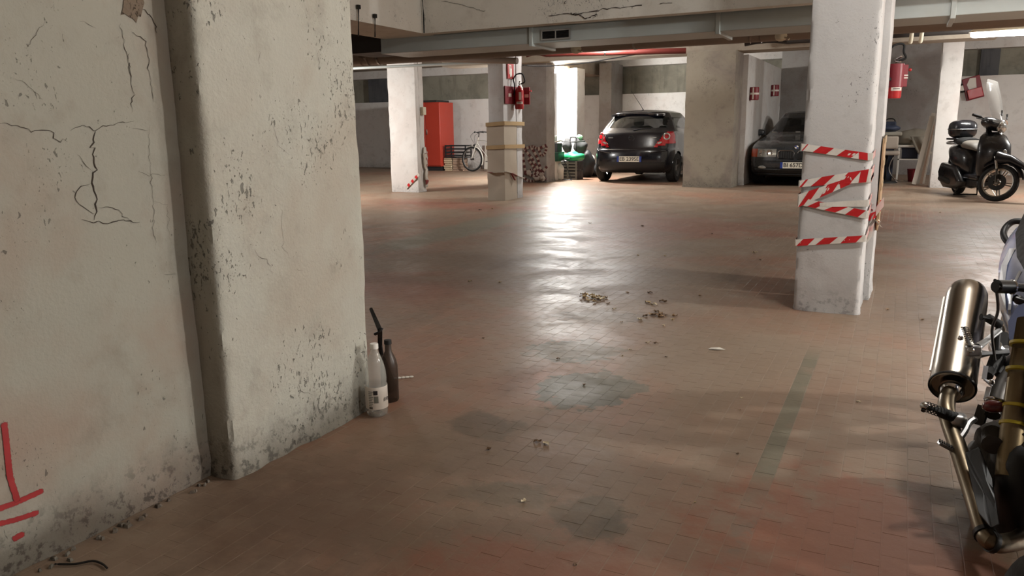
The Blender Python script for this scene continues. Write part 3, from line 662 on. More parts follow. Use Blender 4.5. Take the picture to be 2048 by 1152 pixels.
def crumple(m, c, r, n, seed, mi=(0, 1)):
    q = random.Random(seed); c = Vector(c)
    for i in range(n):
        a = c + Vector((q.gauss(0, r[0]), q.gauss(0, r[1]), q.gauss(0, r[2]))); d = Vector((q.gauss(0, 1), q.gauss(0, 1), q.gauss(0, 1))).normalized() * q.uniform(0.03, 0.07); e = Vector((q.gauss(0, 1), q.gauss(0, 1), q.gauss(0, 1))).normalized() * q.uniform(0.02, 0.04)
        k = q.choice(mi); f = d.cross(e).normalized() * 0.01
        m.add([a - d - e, a + d - e + f, a + d + e, a - d + e - f], [(0, 1, 2, 3)], k)
m_ = MB(); crumple(m_, pX(1745, 430, -0.14), (0.012, 0.04, 0.05), 16, 3); m_.build('crumpled_end', [MT['tape_white'], MT['tape_red']], bt, world=True, smooth=False, fix=False)
# cardboard guard strapped to the rear twin column
th = thing('cardboard_guard', 'cardboard corner guard bound with brown tape behind the taped column', 'cardboard', (-0.11, 5.6, 0.62))
g0, g1 = pX(1748, 282, -0.10).z, 0.42
part('guard_sheet', MT['cardboard'], th, lambda m: m.box(-0.116, -0.104, 5.34, 5.80, 0.45, 1.02), bevel=0.002)
for z in (0.52, 0.70, 0.84, 0.99):
    part('tape_band', MT['tape_brown'], th, lambda m: m.box(-0.104, -0.1015, 5.34, 5.80, z, z + 0.045), smooth=False)
# brown packing tape bands and film on the slim column
XS, YS = -5.60, 10.92
for (zl, zr), lab in (((1.185, 1.205), 'upper brown packing tape band round the slim column'), ((0.83, 0.845), 'lower brown packing tape band round the slim column')):
    m_ = MB(); h_ = 0.06
    m_.add([(-5.905, YS - 0.03, zl - h_ / 2), (XS + 0.03, YS - 0.03, zr - h_ / 2), (XS + 0.03, 11.61, zr - h_ / 2 - 0.01), (-5.905, 11.61, zl - h_ / 2), (-5.905, YS - 0.03, zl + h_ / 2), (XS + 0.03, YS - 0.03, zr + h_ / 2), (XS + 0.03, 11.61, zr + h_ / 2 - 0.01), (-5.905, 11.61, zl + h_ / 2)],
           [(0, 1, 5, 4), (1, 2, 6, 5), (2, 3, 7, 6), (3, 0, 4, 7)])
    tag(m_.build('packing_tape', MT['tape_brown'], smooth=False, fix=False), lab, 'tape')
m_ = MB(); P0 = [pX(1012, 343, XS + 0.035), pX(1022, 346, XS + 0.035), pX(1034, 352, XS + 0.035), pX(1047, 356, XS + 0.03)]
for k, (a, b) in enumerate(zip(P0[:-1], P0[1:])): m_.bar(a, b, 0.008, 0.045, k % 2, up=Vector((1, 0, 0)))
a = pY(976, 345, YS - 0.032); m_.bar(a, a + Vector((0.09, 0, 0)), 0.006, 0.05, 1, up=Vector((0, 1, 0))); a2 = a + Vector((0.09, 0, 0)); m_.bar(a2, Vector((XS, YS - 0.032, a.z + 0.01)), 0.006, 0.03, 0, up=Vector((0, 1, 0)))
m_.bar(P0[1], P0[1] + Vector((0.01, 0.12, -0.12)), 0.01, 0.03, 1, up=Vector((1, 0, 0)))
tag(m_.build('barrier_tape', [MT['film'], MT['tape_dull']], smooth=False), 'torn barrier tape scraps low on the slim column', 'tape')
tag(rough_box('cardboard_wrap', (-5.893, XS + 0.012, YS - 0.012, 11.35, 0.0, 1.19), 0.06, 0.008, 0.0, simple('grey_card', (176, 164, 148), 0.7, 0, 0.12, 4, 0.1), seed=12), 'grey protective sheet wrapped round the lower part of the slim column', 'wrapping')
# lit column: tape running down to a rag, film bundle on its side
th = thing('barrier_tape', 'barrier tape trailing down the right corner of the brightly lit white column', 'tape', (-7.86, 12.0, 0.0))
A = pY(838, 348, 11.88); B = pY(812, 376, 11.88); m_ = MB(); n_ = 7
for k in range(n_): m_.bar(A.lerp(B, k / n_), A.lerp(B, (k + 1) / n_), 0.05, 0.006, k % 2, up=Vector((0, 1, 0)))
m_.build('tape_run', [MT['film'], MT['tape_red']], th, world=True, smooth=False)
def film_clump(c, r, seed, n=9):
    m = MB(); m.ell(c, r, nu=18, nv=12); c = Vector(c)
    for v in m.v: v += (v - c).normalized() * (noise.noise(v * 14 + Vector((seed, 0, 0))) * 0.05 + noise.noise(v * 30) * 0.02)
    m.m = [1 if (noise.noise(m.v[f[0]] * 9 + Vector((seed, 3, 1))) > 0.28) else 0 for f in m.f]; return m
film_clump((-7.85, 12.13, 0.62), (0.03, 0.07, 0.2), 2).build('film_bundle', [MT['film'], MT['tape_dull']], th, world=True)
film_clump((-7.85, 12.15, 0.28), (0.02, 0.05, 0.2), 5).build('film_bundle', [MT['film'], MT['tape_dull']], th, world=True)
m_ = MB(); m_.ell((0, 0, 0.05), (0.16, 0.10, 0.07), nu=16, nv=8)
for v in m_.v: v += Vector((noise.noise(v * 9), noise.noise(v * 9 + Vector((4, 0, 0))), 0.4 * noise.noise(v * 11))) * 0.03; v.z = max(0.001, v.z)
o = m_.build('rag', simple('rag_cloth', (178, 152, 120), 0.9, 0, 0.2, 14)); o.location = flo(826, 383); tag(o, 'crumpled tan rag at the foot of the brightly lit white column', 'rag')
# grey shaded column: crumpled tape tangle
MT['film_dim'] = simple('dull_film', (176, 164, 154), 0.5, 0, 0.15, 15); MT['tape_dim'] = simple('dull_red_tape', (92, 44, 46), 0.6, 0, 0.2, 12)  # duller film and darker red for this tangle
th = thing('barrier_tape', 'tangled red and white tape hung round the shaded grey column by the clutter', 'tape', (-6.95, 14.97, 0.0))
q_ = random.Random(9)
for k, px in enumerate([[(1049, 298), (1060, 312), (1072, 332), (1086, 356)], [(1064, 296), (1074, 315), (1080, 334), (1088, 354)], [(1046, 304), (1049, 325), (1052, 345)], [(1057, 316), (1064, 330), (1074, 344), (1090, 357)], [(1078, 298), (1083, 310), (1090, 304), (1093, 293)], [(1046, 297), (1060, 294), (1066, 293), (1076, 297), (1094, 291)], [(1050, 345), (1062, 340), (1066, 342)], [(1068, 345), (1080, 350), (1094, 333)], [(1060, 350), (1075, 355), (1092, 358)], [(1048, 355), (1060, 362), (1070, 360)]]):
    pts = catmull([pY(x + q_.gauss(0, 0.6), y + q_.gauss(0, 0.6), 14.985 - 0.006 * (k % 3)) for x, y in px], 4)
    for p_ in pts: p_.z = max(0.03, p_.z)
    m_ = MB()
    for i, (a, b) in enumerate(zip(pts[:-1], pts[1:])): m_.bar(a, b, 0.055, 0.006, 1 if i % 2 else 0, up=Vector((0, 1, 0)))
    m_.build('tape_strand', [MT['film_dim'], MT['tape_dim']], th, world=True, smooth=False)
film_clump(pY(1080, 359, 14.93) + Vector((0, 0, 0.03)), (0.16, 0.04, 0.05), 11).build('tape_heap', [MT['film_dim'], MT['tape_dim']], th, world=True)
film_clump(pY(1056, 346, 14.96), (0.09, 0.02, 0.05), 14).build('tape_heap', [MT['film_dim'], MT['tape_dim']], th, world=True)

# ================================================================== FIRE EQUIPMENT
MT['red_ext'] = simple('extinguisher_red', (178, 36, 40), 0.32, 0, 0.1, 5, coat=0.3); MT['dark_red'] = simple('dark_red_cover', (128, 34, 44), 0.45, 0, 0.12, 5); MT['label'] = simple('label_white', (224, 216, 206), 0.5, 0, 0.05); MT['ink'] = simple('ink', (40, 34, 36), 0.6, 0, 0.1)
def extinguisher(label, base, front, h=0.52, r=0.082, loop=0.12):
    """base: bottom centre of cylinder, front: unit direction it faces"""
    f_ = Vector(front).normalized(); th = thing('fire_extinguisher', label, 'fire extinguisher', tuple(base), atan2(f_.y, f_.x) + pi / 2)   # local -Y faces front
    part('cylinder', MT['red_ext'], th, lambda m: m.lathe([(0, 0.0), (r * 0.9, 0.0), (r, 0.02), (r, h * 0.78), (r * 0.85, h * 0.88), (r * 0.4, h * 0.95), (r * 0.3, h), (0, h)], 24), world=False)
    part('label_plate', MT['label'], th, lambda m: m.lathe([(r + 0.002, h * 0.22), (r + 0.003, h * 0.22), (r + 0.003, h * 0.32), (r + 0.002, h * 0.32)], 10, closed=True, a0=-pi / 2 - 0.75, a1=-pi / 2 + 0.75), world=False)
    part('label_print', MT['ink'], th, lambda m: [m.lathe([(r + 0.0032, h * z), (r + 0.004, h * z), (r + 0.004, h * (z + 0.022)), (r + 0.0032, h * (z + 0.022))], 8, closed=True, a0=-pi / 2 - a, a1=-pi / 2 + b) for z, a, b in ((0.26, 0.5, 0.4),)], world=False)
    part('valve', MT['chrome'], th, lambda m: (m.tube([(0, 0, h), (0, 0, h + 0.05)], 0.018, 10), m.bar((0, -0.01, h + 0.05), (0, -0.12, h + 0.07), 0.02, 0.012), m.bar((0, -0.01, h + 0.03), (0, -0.11, h + 0.015), 0.02, 0.01)), world=False)
    part('hose', MT['rubber'], th, lambda m: m.tube(catmull([(0.02, 0, h + 0.03), (0.09, -0.02, h + 0.06), (loop, -0.03, h + 0.12), (0.05, -0.03, h + 0.20), (-0.05, -0.03, h + 0.19), (-0.10, -0.02, h + 0.11), (-0.085, -0.03, h + 0.02), (-r - 0.012, -0.03, h * 0.6)], 6), 0.012, 8), world=False)
    return th
# slim column: extinguisher, cover box, sign
def local_box(th, name, mat, b, **kw): return part(name, mat, th, lambda m: m.box(*b), world=False, **kw)
xb = -5.585
ext_base = Vector((-5.505, 11.29, 1.42)); e1 = extinguisher('red fire extinguisher with looped hose on the slim column', ext_base, (0.6, -1, 0), 0.40, 0.078, 0.09); e1.scale = (0.9,) * 3
part('decal', MT['label'], e1, lambda m: m.lathe([(0.0795, 0.16), (0.0805, 0.16), (0.0805, 0.29), (0.0795, 0.29)], 6, closed=True, a0=-pi / 2 - 0.2, a1=-pi / 2 + 0.35), world=False)
part('strap', MT['white_paint'], e1, lambda m: m.bar((0.0, -0.05, 0.45), (0.05, -0.085, 0.35), 0.04, 0.006), world=False)
part('bracket', MT['dark_metal'], e1, lambda m: m.bar((-0.02, 0.05, 0.2), (-0.1, 0.1, 0.2), 0.03, 0.03), world=False)
th = thing('extinguisher_cover', 'dark red cover panel behind the extinguisher on the slim column', 'cover', (-5.55, 11.3, 1.50))
part('panel', MT['dark_red'], th, lambda m: m.box(-5.597, -5.582, 10.95, 11.60, 1.50, 1.77), bevel=0.004)
part('side_panel', MT['dark_red'], th, lambda m: m.box(-5.582, -5.46, 11.57, 11.60, 1.50, 1.77), bevel=0.006)
part('label_plate', MT['label'], th, lambda m: m.box(-5.582, -5.579, 11.06, 11.16, 1.61, 1.66), smooth=False)
part('label_plate', MT['label'], th, lambda m: m.box(-5.545, -5.475, 11.566, 11.57, 1.61, 1.66), smooth=False)
part('lock_knob', MT['red_ext'], th, lambda m: m.tube([(-5.46, 11.585, 1.71), (-5.43, 11.585, 1.71)], 0.016, 8))
sg = thing('fire_sign', 'small red extinguisher pictogram sign on the slim column', 'sign', (xb, 11.1, 1.89))
s0, s1 = pX(1015, 138, xb), pX(1027, 138, xb)
part('sign_plate', MT['red_ext'], sg, lambda m: m.box(xb - 0.02, xb + 0.004, s0.y, s1.y, 1.885, 2.135), smooth=False)
ym = (s0.y + s1.y) / 2; dy = (s1.y - s0.y)
part('pictogram', MT['label'], sg, lambda m: (m.box(xb + 0.004, xb + 0.006, ym - dy * 0.13, ym + dy * 0.16, 1.91, 2.04), m.box(xb + 0.004, xb + 0.006, ym - dy * 0.06, ym + dy * 0.08, 2.04, 2.08), m.box(xb + 0.004, xb + 0.006, ym - dy * 0.26, ym - dy * 0.18, 1.95, 2.08), m.box(xb + 0.004, xb + 0.006, ym - dy * 0.26, ym + dy * 0.08, 2.075, 2.09)), smooth=False)
# taped column, right-hand side
ex2 = extinguisher('red fire extinguisher with dark cover hung on the right side of the taped column', Vector((-0.088, 5.93, 1.275)), (0.45, -1, 0), 0.36, 0.078, 0.06); ex2.scale = (0.62,) * 3
part('bracket', MT['dark_metal'], ex2, lambda m: m.bar((-0.05, -0.03, 0.2), (-0.16, -0.14, 0.2), 0.03, 0.03), world=False)
part('cover_sleeve', MT['dark_red'], ex2, lambda m: m.lathe([(0.081, 0.115), (0.086, 0.115), (0.087, 0.36), (0.081, 0.36)], 20, closed=True), world=False)
part('cover_fin', MT['dark_red'], ex2, lambda m: m.box(0.06, 0.115, -0.05, -0.035, 0.12, 0.35), world=False, bevel=0.004)
part('knob', MT['red_ext'], ex2, lambda m: m.ell((0.135, -0.045, 0.295), (0.018, 0.018, 0.018)), world=False)
part('marking', MT['label'], ex2, lambda m: (m.box(0.075, 0.117, -0.053, -0.05, 0.232, 0.245), m.box(0.075, 0.117, -0.053, -0.05, 0.205, 0.218)), world=False, smooth=False)
# box hanging askew on the far wall, right
c = pY(1946, 176, 19.88); th = thing('fire_box', 'tilted red box with torn paper on the far wall above the scooter', 'box', tuple(c), rot=(0, -0.28, 0))
local_box(th, 'box_body', MT['dark_red'], (-0.17, 0.17, -0.02, 0.0, -0.24, 0.24), bevel=0.01)
part('flap', MT['red_ext'], th, lambda m: m.box(-0.13, 0.15, -0.16, -0.02, -0.22, -0.02), world=False, bevel=0.01)
part('paper', MT['label'], th, lambda m: m.prism([(-0.08, -0.02), (0.06, -0.04), (0.09, 0.2), (-0.02, 0.22), (-0.1, 0.1)], 0.006, Matrix(((1, 0, 0, 0), (0, 0, 1, -0.03), (0, 1, 0, 0), (0, 0, 0, 1)))), world=False)
part('hook', MT['dark_metal'], th, lambda m: m.tube(catmull([(-0.16, -0.04, -0.02), (-0.25, -0.05, 0.0), (-0.27, -0.05, 0.10), (-0.18, -0.04, 0.14)], 5), 0.02, 8), world=False)
part('hook_tag', MT['label'], th, lambda m: m.box(-0.25, -0.17, -0.045, -0.04, 0.0, 0.11), world=False)
# two small dark red holders with white stripe in the bay of the saloon
for px, Y, lab in (((1483, 188), 15.6, 'dark red holder with a white band on the partition end by the saloon'), ((1522, 182), 18.2, 'dark red holder with a white band deeper in the bay of the saloon')):
    c = pX(px[0], px[1], -2.66) if px[0] < 1500 else pY(px[0], px[1], Y); c = pY(px[0], px[1], Y); c.x = max(c.x, -2.62)
    th = thing('wall_holder', lab, 'holder', tuple(c))
    part('holder_body', MT['dark_red'], th, lambda m: m.lathe([(0, -0.12), (0.08, -0.12), (0.085, -0.1), (0.085, 0.1), (0.08, 0.12), (0, 0.12)], 18), world=False)
    part('band', MT['label'], th, lambda m: (m.lathe([(0.0855, -0.02), (0.087, -0.02), (0.087, 0.015), (0.0855, 0.015)], 18, closed=True), m.box(-0.02, 0.005, -0.09, -0.086, -0.11, 0.11)), world=False, smooth=False)
    part('bracket', MT['dark_metal'], th, lambda m: m.box(-0.10, -0.085, -0.01, 0.01, -0.16, 0.14), world=False)
# ================================================================== CARS
MT['glass'] = simple('car_glass', (14, 18, 20), 0.04, 0, 0.05, alpha=0.72); MT['tail_red'] = simple('tail_lens', (170, 20, 30), 0.12, 0, 0.15, 20, coat=0.5)
MT['lens'] = simple('clear_lens', (188, 192, 190), 0.1, 0.6, 0.15, 20, coat=0.5); MT['orange_lens'] = simple('orange_lens', (206, 84, 40), 0.15, 0, 0.1, coat=0.4)
MT['plate'] = simple('plate_white', (226, 222, 206), 0.45, 0, 0.04); MT['plate_blue'] = simple('plate_blue', (38, 62, 140), 0.45, 0, 0.05); MT['seat'] = simple('seat_cloth', (34, 34, 36), 0.9, 0, 0.15)
def monotone(xs, ys, x):
    for i in range(len(xs) - 1):
        if x <= xs[i + 1]:
            t_ = (x - xs[i]) / (xs[i + 1] - xs[i]); t_ = max(0.0, min(1.0, t_))
            m0 = (ys[i + 1] - ys[max(i - 1, 0)]) / max(1e-6, xs[i + 1] - xs[max(i - 1, 0)]); m1 = (ys[min(i + 2, len(ys) - 1)] - ys[i]) / max(1e-6, xs[min(i + 2, len(xs) - 1)] - xs[i]); h = xs[i + 1] - xs[i]
            return ys[i] * (2 * t_ ** 3 - 3 * t_ * t_ + 1) + h * m0 * (t_ ** 3 - 2 * t_ * t_ + t_) + ys[i + 1] * (-2 * t_ ** 3 + 3 * t_ * t_) + h * m1 * (t_ ** 3 - t_ * t_)
    return ys[-1]
class CarShell:
    """stack of plan-view rings: level = (z_rear, z_front, y_rear, y_front, half_width, squareness)"""
    def __init__(s, levels, NT_=120, sub=6):
        s.L = levels; K = len(levels); xs = list(range(K)); s.nt = NT_; s.pts = []; s.par = []
        for a in range((K - 1) * sub + 1):
            l = a / sub; zr, zf, yr, yf, hw, n = [monotone(xs, [q[c] for q in levels], l) for c in range(6)]
            row = []; nr = NT_ // 3; er = min(0.42, (yf - yr) * 0.45); ym, yl_ = (yr + yf) / 2, max(0.05, (yf - yr) / 2); p_ = n
            for i in range(NT_ + 1):
                if i <= nr: ph = pi / 2 * i / nr; x = max(0.0, sin(ph)) ** (2 / p_); y = yr + er * (1 - max(0.0, cos(ph)) ** (2 / p_))
                elif i >= NT_ - nr: ph = pi / 2 * (NT_ - i) / nr; x = max(0.0, sin(ph)) ** (2 / p_); y = yf - er * (1 - max(0.0, cos(ph)) ** (2 / p_))
                else: x = 1.0; y = yr + er + (yf - yr - 2 * er) * (i - nr) / (NT_ - 2 * nr)
                x *= hw * (1 - 0.045 * abs((y - ym) / yl_) ** 4)
                k = max(0.0, min(1.0, (y - yr) / max(1e-6, yf - yr))); k = k * k * (3 - 2 * k); row.append(Vector((x, y, zr + (zf - zr) * k)))
            s.pts.append(row); s.par.append(l)
    def arches(s, wheels, R, zc):
        for row in s.pts:
            for p in row:
                for yw in wheels:
                    d = Vector((p.y - yw, p.z - zc))
                    if p.x > 0.55 and abs(d.length - R) < 0.022 and d.length > 1e-4:
                        q = d.normalized() * R; p.y = yw + q.x; p.z = zc + q.y
    def split(s, classify):
        """classify(centroid, level, x-side) -> part name or None; returns {name: MB}"""
        out = {}
        for a in range(len(s.pts) - 1):
            for i in range(s.nt):
                q = [s.pts[a][i], s.pts[a][i + 1], s.pts[a + 1][i + 1], s.pts[a + 1][i]]; c = sum(q, Vector()) / 4
                for sg in (1, -1):
                    nm = classify(Vector((c.x * sg, c.y, c.z)), (s.par[a] + s.par[a + 1]) / 2, sg)
                    if nm is None: continue
                    vs = [Vector((p.x * sg, p.y, p.z)) for p in q]; out.setdefault(nm, MB()).add(vs, [(0, 1, 2, 3) if sg > 0 else (3, 2, 1, 0)])
        return out
    def surf(s, x, z, front=False):
        """y of the rear (or front) surface nearest to a given x, z"""
        best = None
        for row in s.pts:
            for p in (row[s.nt // 2:] if front else row[:s.nt // 2]):
                d = (p.x - abs(x)) ** 2 + (p.z - z) ** 2
                if best is None or d < best[0]: best = (d, p.y)
        return best[1]
def wheel(parent, c, R, wd, side, spokes=5, rim=0.62, mat='alu'):
    """c centre, axle along local x, side = +1/-1 outward"""
    M_ = axis_m(Vector(c), (side, 0, 0)); r_ = R * rim
    w_ = part('wheel', MT['rubber'], parent, lambda m: m.lathe([(r_, -wd / 2), (R * 0.93, -wd / 2), (R, -wd * 0.36), (R, wd * 0.36), (R * 0.93, wd / 2), (r_, wd / 2)], 40, M_, closed=True), world=False)
    part('rim', MT[mat], w_, lambda m: (m.lathe([(r_, -wd / 2), (r_ * 1.02, -wd / 2), (r_ * 1.02, wd * 0.47), (r_ * 0.94, wd * 0.47), (r_ * 0.9, -wd * 0.3)], 36, M_), m.lathe([(0.0, wd * 0.33), (r_ * 0.24, wd * 0.33), (r_ * 0.26, wd * 0.1)], 18, M_),
         [m.obox(M_ @ Vector((r_ * 0.56 * cos(2 * pi * k / spokes), r_ * 0.56 * sin(2 * pi * k / spokes), wd * 0.26)), (r_ * 0.8, r_ * 0.2, wd * 0.12), (M_ @ Matrix.Rotation(2 * pi * k / spokes, 4, 'Z')).to_3x3()) for k in range(spokes)]), world=False)
    part('brake_disc', MT['steel'], w_, lambda m: m.lathe([(0, 0.0), (r_ * 0.8, 0.0), (r_ * 0.8, -0.02), (0, -0.02)], 24, M_), world=False)
def plate_part(parent, name, c, yv, wd, h, txt, facing, split_blue=True, tw=0.78):
    """facing -1: seen from -Y (rear of local car), +1: seen from +Y"""
    R = Matrix(((1, 0, 0, 0), (0, 0, 1, 0), (0, 1, 0, 0), (0, 0, 0, 1)))
    p_ = part(name, MT['plate'], parent, lambda m: m.box(c[0] - wd / 2, c[0] + wd / 2, min(yv, yv + 0.012 * facing), max(yv, yv + 0.012 * facing), c[1] - h / 2, c[1] + h / 2), world=False, smooth=False)
    ys = yv + 0.0135 * facing
    for sx in ((-1, 1) if split_blue else ()):
        part('plate_band', MT['plate_blue'], p_, lambda m: m.box(c[0] + sx * wd / 2 - (0.045 if sx > 0 else 0), c[0] + sx * wd / 2 + (0.045 if sx < 0 else 0), min(yv, ys), max(yv, ys), c[1] - h / 2, c[1] + h / 2), world=False, smooth=False)
    # readable from the side it faces
    mt = Matrix(((1 if facing < 0 else -1, 0, 0, c[0]), (0, 0, 1 if facing > 0 else -1, ys + 0.0006 * facing), (0, 1, 0, c[1]), (0, 0, 0, 1)))
    text_mesh('plate_text', txt, h * 0.92, mt, MT['ink'], p_, width=wd * tw, bold=0.0015)
    return p_
# ---------------------------------------------------------------- black hatchback, seen from behind
MT['navy_paint'] = simple('black_car_paint', (16, 18, 27), 0.22, 0, 0.06, 3, coat=0.6)
rc0 = pY(1259, 321, 15.35)
hb = thing('parked_car', 'black hatchback parked nose-in with its tail towards the camera', 'car', (rc0.x, 15.33, 0), 0)
HB = CarShell([(0.20, 0.20, 0.16, 3.80, 0.76, 2.7), (0.28, 0.28, 0.04, 3.95, 0.83, 2.7), (0.46, 0.48, 0.0, 4.0, 0.853, 2.7), (0.64, 0.66, 0.02, 3.98, 0.857, 2.7), (0.72, 0.74, 0.07, 3.95, 0.85, 2.7), (0.95, 0.84, 0.15, 3.85, 0.842, 2.7), (1.03, 0.90, 0.20, 3.62, 0.82, 2.7),
               (1.07, 0.97, 0.25, 2.95, 0.795, 2.7), (1.36, 1.36, 0.46, 2.16, 0.625, 2.7), (1.43, 1.43, 0.50, 2.02, 0.55, 2.7), (1.47, 1.475, 0.78, 1.85, 0.36, 2.2), (1.488, 1.49, 1.1, 1.5, 0.03, 2.0)])
HB.arches((0.62, 3.13), 0.335, 0.30)
def hb_cls(c, l, sg):
    ax = abs(c.x)
    if ax > 0.55 and min((Vector((c.y - yw, c.z - 0.30))).length for yw in (0.62, 3.13)) < 0.333: return None
    if c.y < 0.45 and 0.725 + 0.25 * max(0, ax - 0.5) < c.z < 1.03 and ax > 0.47 + (c.z - 0.73) * 0.72 and c.y < 0.46: return 'tail_light_%d' % sg
    if 7.12 < l < 7.82 and c.y < 0.9 and ax < 0.63: return 'rear_window'
    if 7.15 < l < 7.85 and c.y > 1.95 and ax < 0.62: return 'windscreen'
    if 7.15 < l < 7.85 and ax > 0.6 and (0.75 < c.y < 1.62): return 'side_window_a%d' % sg
    if 7.15 < l < 7.85 and ax > 0.6 and (1.70 < c.y < 2.45): return 'side_window_b%d' % sg
    if l < 1.9 and c.y < 0.6 and ax < 0.70: return 'bumper_lower'
    if l < 6.6 and c.y < 0.40: return 'tailgate' if (l > 3.6 and ax < 0.62) else 'rear_bumper'
    return 'body'
for nm, mb_ in HB.split(hb_cls).items():
    mt = MT['glass'] if 'window' in nm or nm == 'windscreen' else MT['tail_red'] if nm.startswith('tail_light') else MT['black_plastic'] if nm == 'bumper_lower' else MT['navy_paint']
    base = nm.split('_a')[0].split('_b')[0] if nm.startswith('side') else 'tail_light' if nm.startswith('tail_light') else nm
    if nm.startswith('tail_light'):
        for v in mb_.v: v.y -= 0.012; v.x *= 1.006
    o = mb_.build(base, mt, hb, ang=60)
    if nm.startswith('tail_light'):
        sg = 1 if nm.endswith('_1') else -1; yl = HB.surf(0.68, 0.93)
        part('lamp_ring', MT['chrome'], o, lambda m: m.lathe([(0.045, 0), (0.06, 0.004), (0.072, 0)], 20, axis_m(Vector((sg * 0.70, yl - 0.03, 0.935)), (sg * 0.35, -1, 0))), world=False)
        part('reverse_lens', MT['lens'], o, lambda m: m.ell((sg * 0.565, HB.surf(0.565, 0.79) - 0.012, 0.80), (0.07, 0.012, 0.022), Matrix.Rotation(-sg * 0.35, 3, 'Y')), world=False)
part('underbody', MT['black_plastic'], hb, lambda m: m.box(-0.72, 0.72, 0.2, 3.8, 0.21, 0.40), world=False, bevel=0.05)
for sx in (-1, 1):
    for yw in (0.62, 3.13): wheel(hb, (sx * 0.755, yw, 0.302), 0.302, 0.185, sx, 5)
plate_part(hb, 'number_plate', (0, 0.485), HB.surf(0.0, 0.485) - 0.004, 0.52, 0.112, 'EB 239SE', -1)
em = part('emblem', MT['chrome'], hb, lambda m: m.lathe([(0.048, -0.006), (0.062, -0.006), (0.062, 0.006), (0.048, 0.006)], 26, axis_m(Vector((0, HB.surf(0, 0.90) - 0.014, 0.905)), (0, -1, 0)), closed=True), world=False)
ye = HB.surf(0, 0.90) - 0.02
part('emblem_bolt', MT['chrome'], em, lambda m: m.prism([(-0.075, 0.004), (0.012, 0.012), (0.004, 0.003), (0.075, -0.004), (-0.012, -0.012), (-0.004, -0.003)], 0.006, Matrix(((1, 0, 0, 0), (0, 0, -1, ye + 0.003), (0, 1, 0, 0.905), (0, 0, 0, 1)))), world=False, smooth=False)
part('antenna', MT['black_plastic'], hb, lambda m: m.tube([(-0.02, 0.98, 1.47), (-0.05, 0.90, 1.56), (-0.16, 0.55, 1.86)], [0.014, 0.006, 0.003], 6), world=False)
part('rear_wiper', MT['black_plastic'], hb, lambda m: (m.tube([(0.0, HB.surf(0, 1.06) - 0.02, 1.06), (0.18, HB.surf(0.18, 1.10) - 0.015, 1.09), (0.36, HB.surf(0.36, 1.10) - 0.012, 1.10)], 0.009, 6)), world=False)
part('roof_spoiler', MT['navy_paint'], hb, lambda m: m.loft([[Vector((x, 0.42 + 0.06 * (abs(x) / 0.56) ** 2, 1.40 - 0.02 * (abs(x) / 0.56) ** 2)), Vector((x, 0.60, 1.445 - 0.05 * (abs(x) / 0.56) ** 2)), Vector((x, 0.60, 1.40 - 0.05 * (abs(x) / 0.56) ** 2)), Vector((x, 0.45, 1.37 - 0.03 * (abs(x) / 0.56) ** 2))] for x in [-0.56 + 0.08 * k for k in range(15)]]), world=False)
for sx in (-1, 1):
    part('side_mirror', MT['navy_paint'], hb, lambda m: m.ell((sx * 0.92, 2.55, 1.02), (0.10, 0.06, 0.07), p=0.7), world=False)
    part('bumper_crease', MT['navy_paint'], hb, lambda m: m.tube(catmull([(sx * 0.74, HB.surf(0.74, 0.66) - 0.004, 0.655), (sx * 0.6, HB.surf(0.6, 0.63) - 0.006, 0.635), (sx * 0.42, HB.surf(0.42, 0.6) - 0.004, 0.61)], 4), 0.012, 6), world=False)
    part('seat', MT['seat'], hb, lambda m: (m.obox((sx * 0.33, 1.75, 0.85), (0.46, 0.14, 0.60), Matrix.Rotation(-0.2, 3, 'X')), m.obox((sx * 0.33, 1.66, 1.24), (0.24, 0.09, 0.17))), world=False, bevel=0.04)
part('rear_bench', MT['seat'], hb, lambda m: m.obox((0, 0.95, 0.8), (1.15, 0.14, 0.62), Matrix.Rotation(-0.25, 3, 'X')), world=False, bevel=0.05)
part('steering_wheel', MT['black_plastic'], hb, lambda m: m.lathe([(0.17 + 0.014 * cos(a), 0.014 * sin(a)) for a in [k * pi / 4 for k in range(8)]], 22, axis_m(Vector((-0.33, 2.25, 1.0)), (0, -0.9, 0.5)), closed=True), world=False)
for zz, ww in ((0.862, 0.16), (0.855, 0.16)):
    sx = -1 if zz > 0.86 else 1; part('number_plate_lamp', MT['lens'], hb, lambda m: m.box(sx * 0.46 - 0.05, sx * 0.46 + 0.05, HB.surf(0.46, 0.9) - 0.014, HB.surf(0.46, 0.9), 0.905, 0.92), world=False, bevel=0.003)
# ---------------------------------------------------------------- dark grey saloon, seen from the front
MT['grey_paint'] = simple('dark_grey_car_paint', (62, 66, 70), 0.26, 0.35, 0.06, 3, coat=0.6)
sc0 = pY(1591, 329, 15.2)
sl = thing('parked_car', 'dark grey saloon facing the camera in the bay behind the taped column', 'car', (sc0.x, 15.2 + 4.40, 0), pi)
SL = CarShell([(0.18, 0.18, 0.15, 4.28, 0.78, 2.7), (0.26, 0.26, 0.04, 4.42, 0.845, 2.7), (0.42, 0.40, 0.0, 4.47, 0.866, 2.7), (0.56, 0.52, 0.02, 4.46, 0.87, 2.7), (0.72, 0.66, 0.05, 4.42, 0.868, 2.7), (0.90, 0.74, 0.10, 4.32, 0.86, 2.7), (0.98, 0.82, 0.2, 4.0, 0.83, 2.7),
               (1.0, 0.94, 0.85, 3.02, 0.79, 2.7), (1.32, 1.32, 1.42, 2.28, 0.60, 2.7), (1.375, 1.38, 1.5, 2.16, 0.53, 2.7), (1.405, 1.41, 1.65, 2.05, 0.34, 2.2), (1.413, 1.415, 1.8, 1.95, 0.03, 2.0)])
SL.arches((0.93, 3.66), 0.345, 0.305)
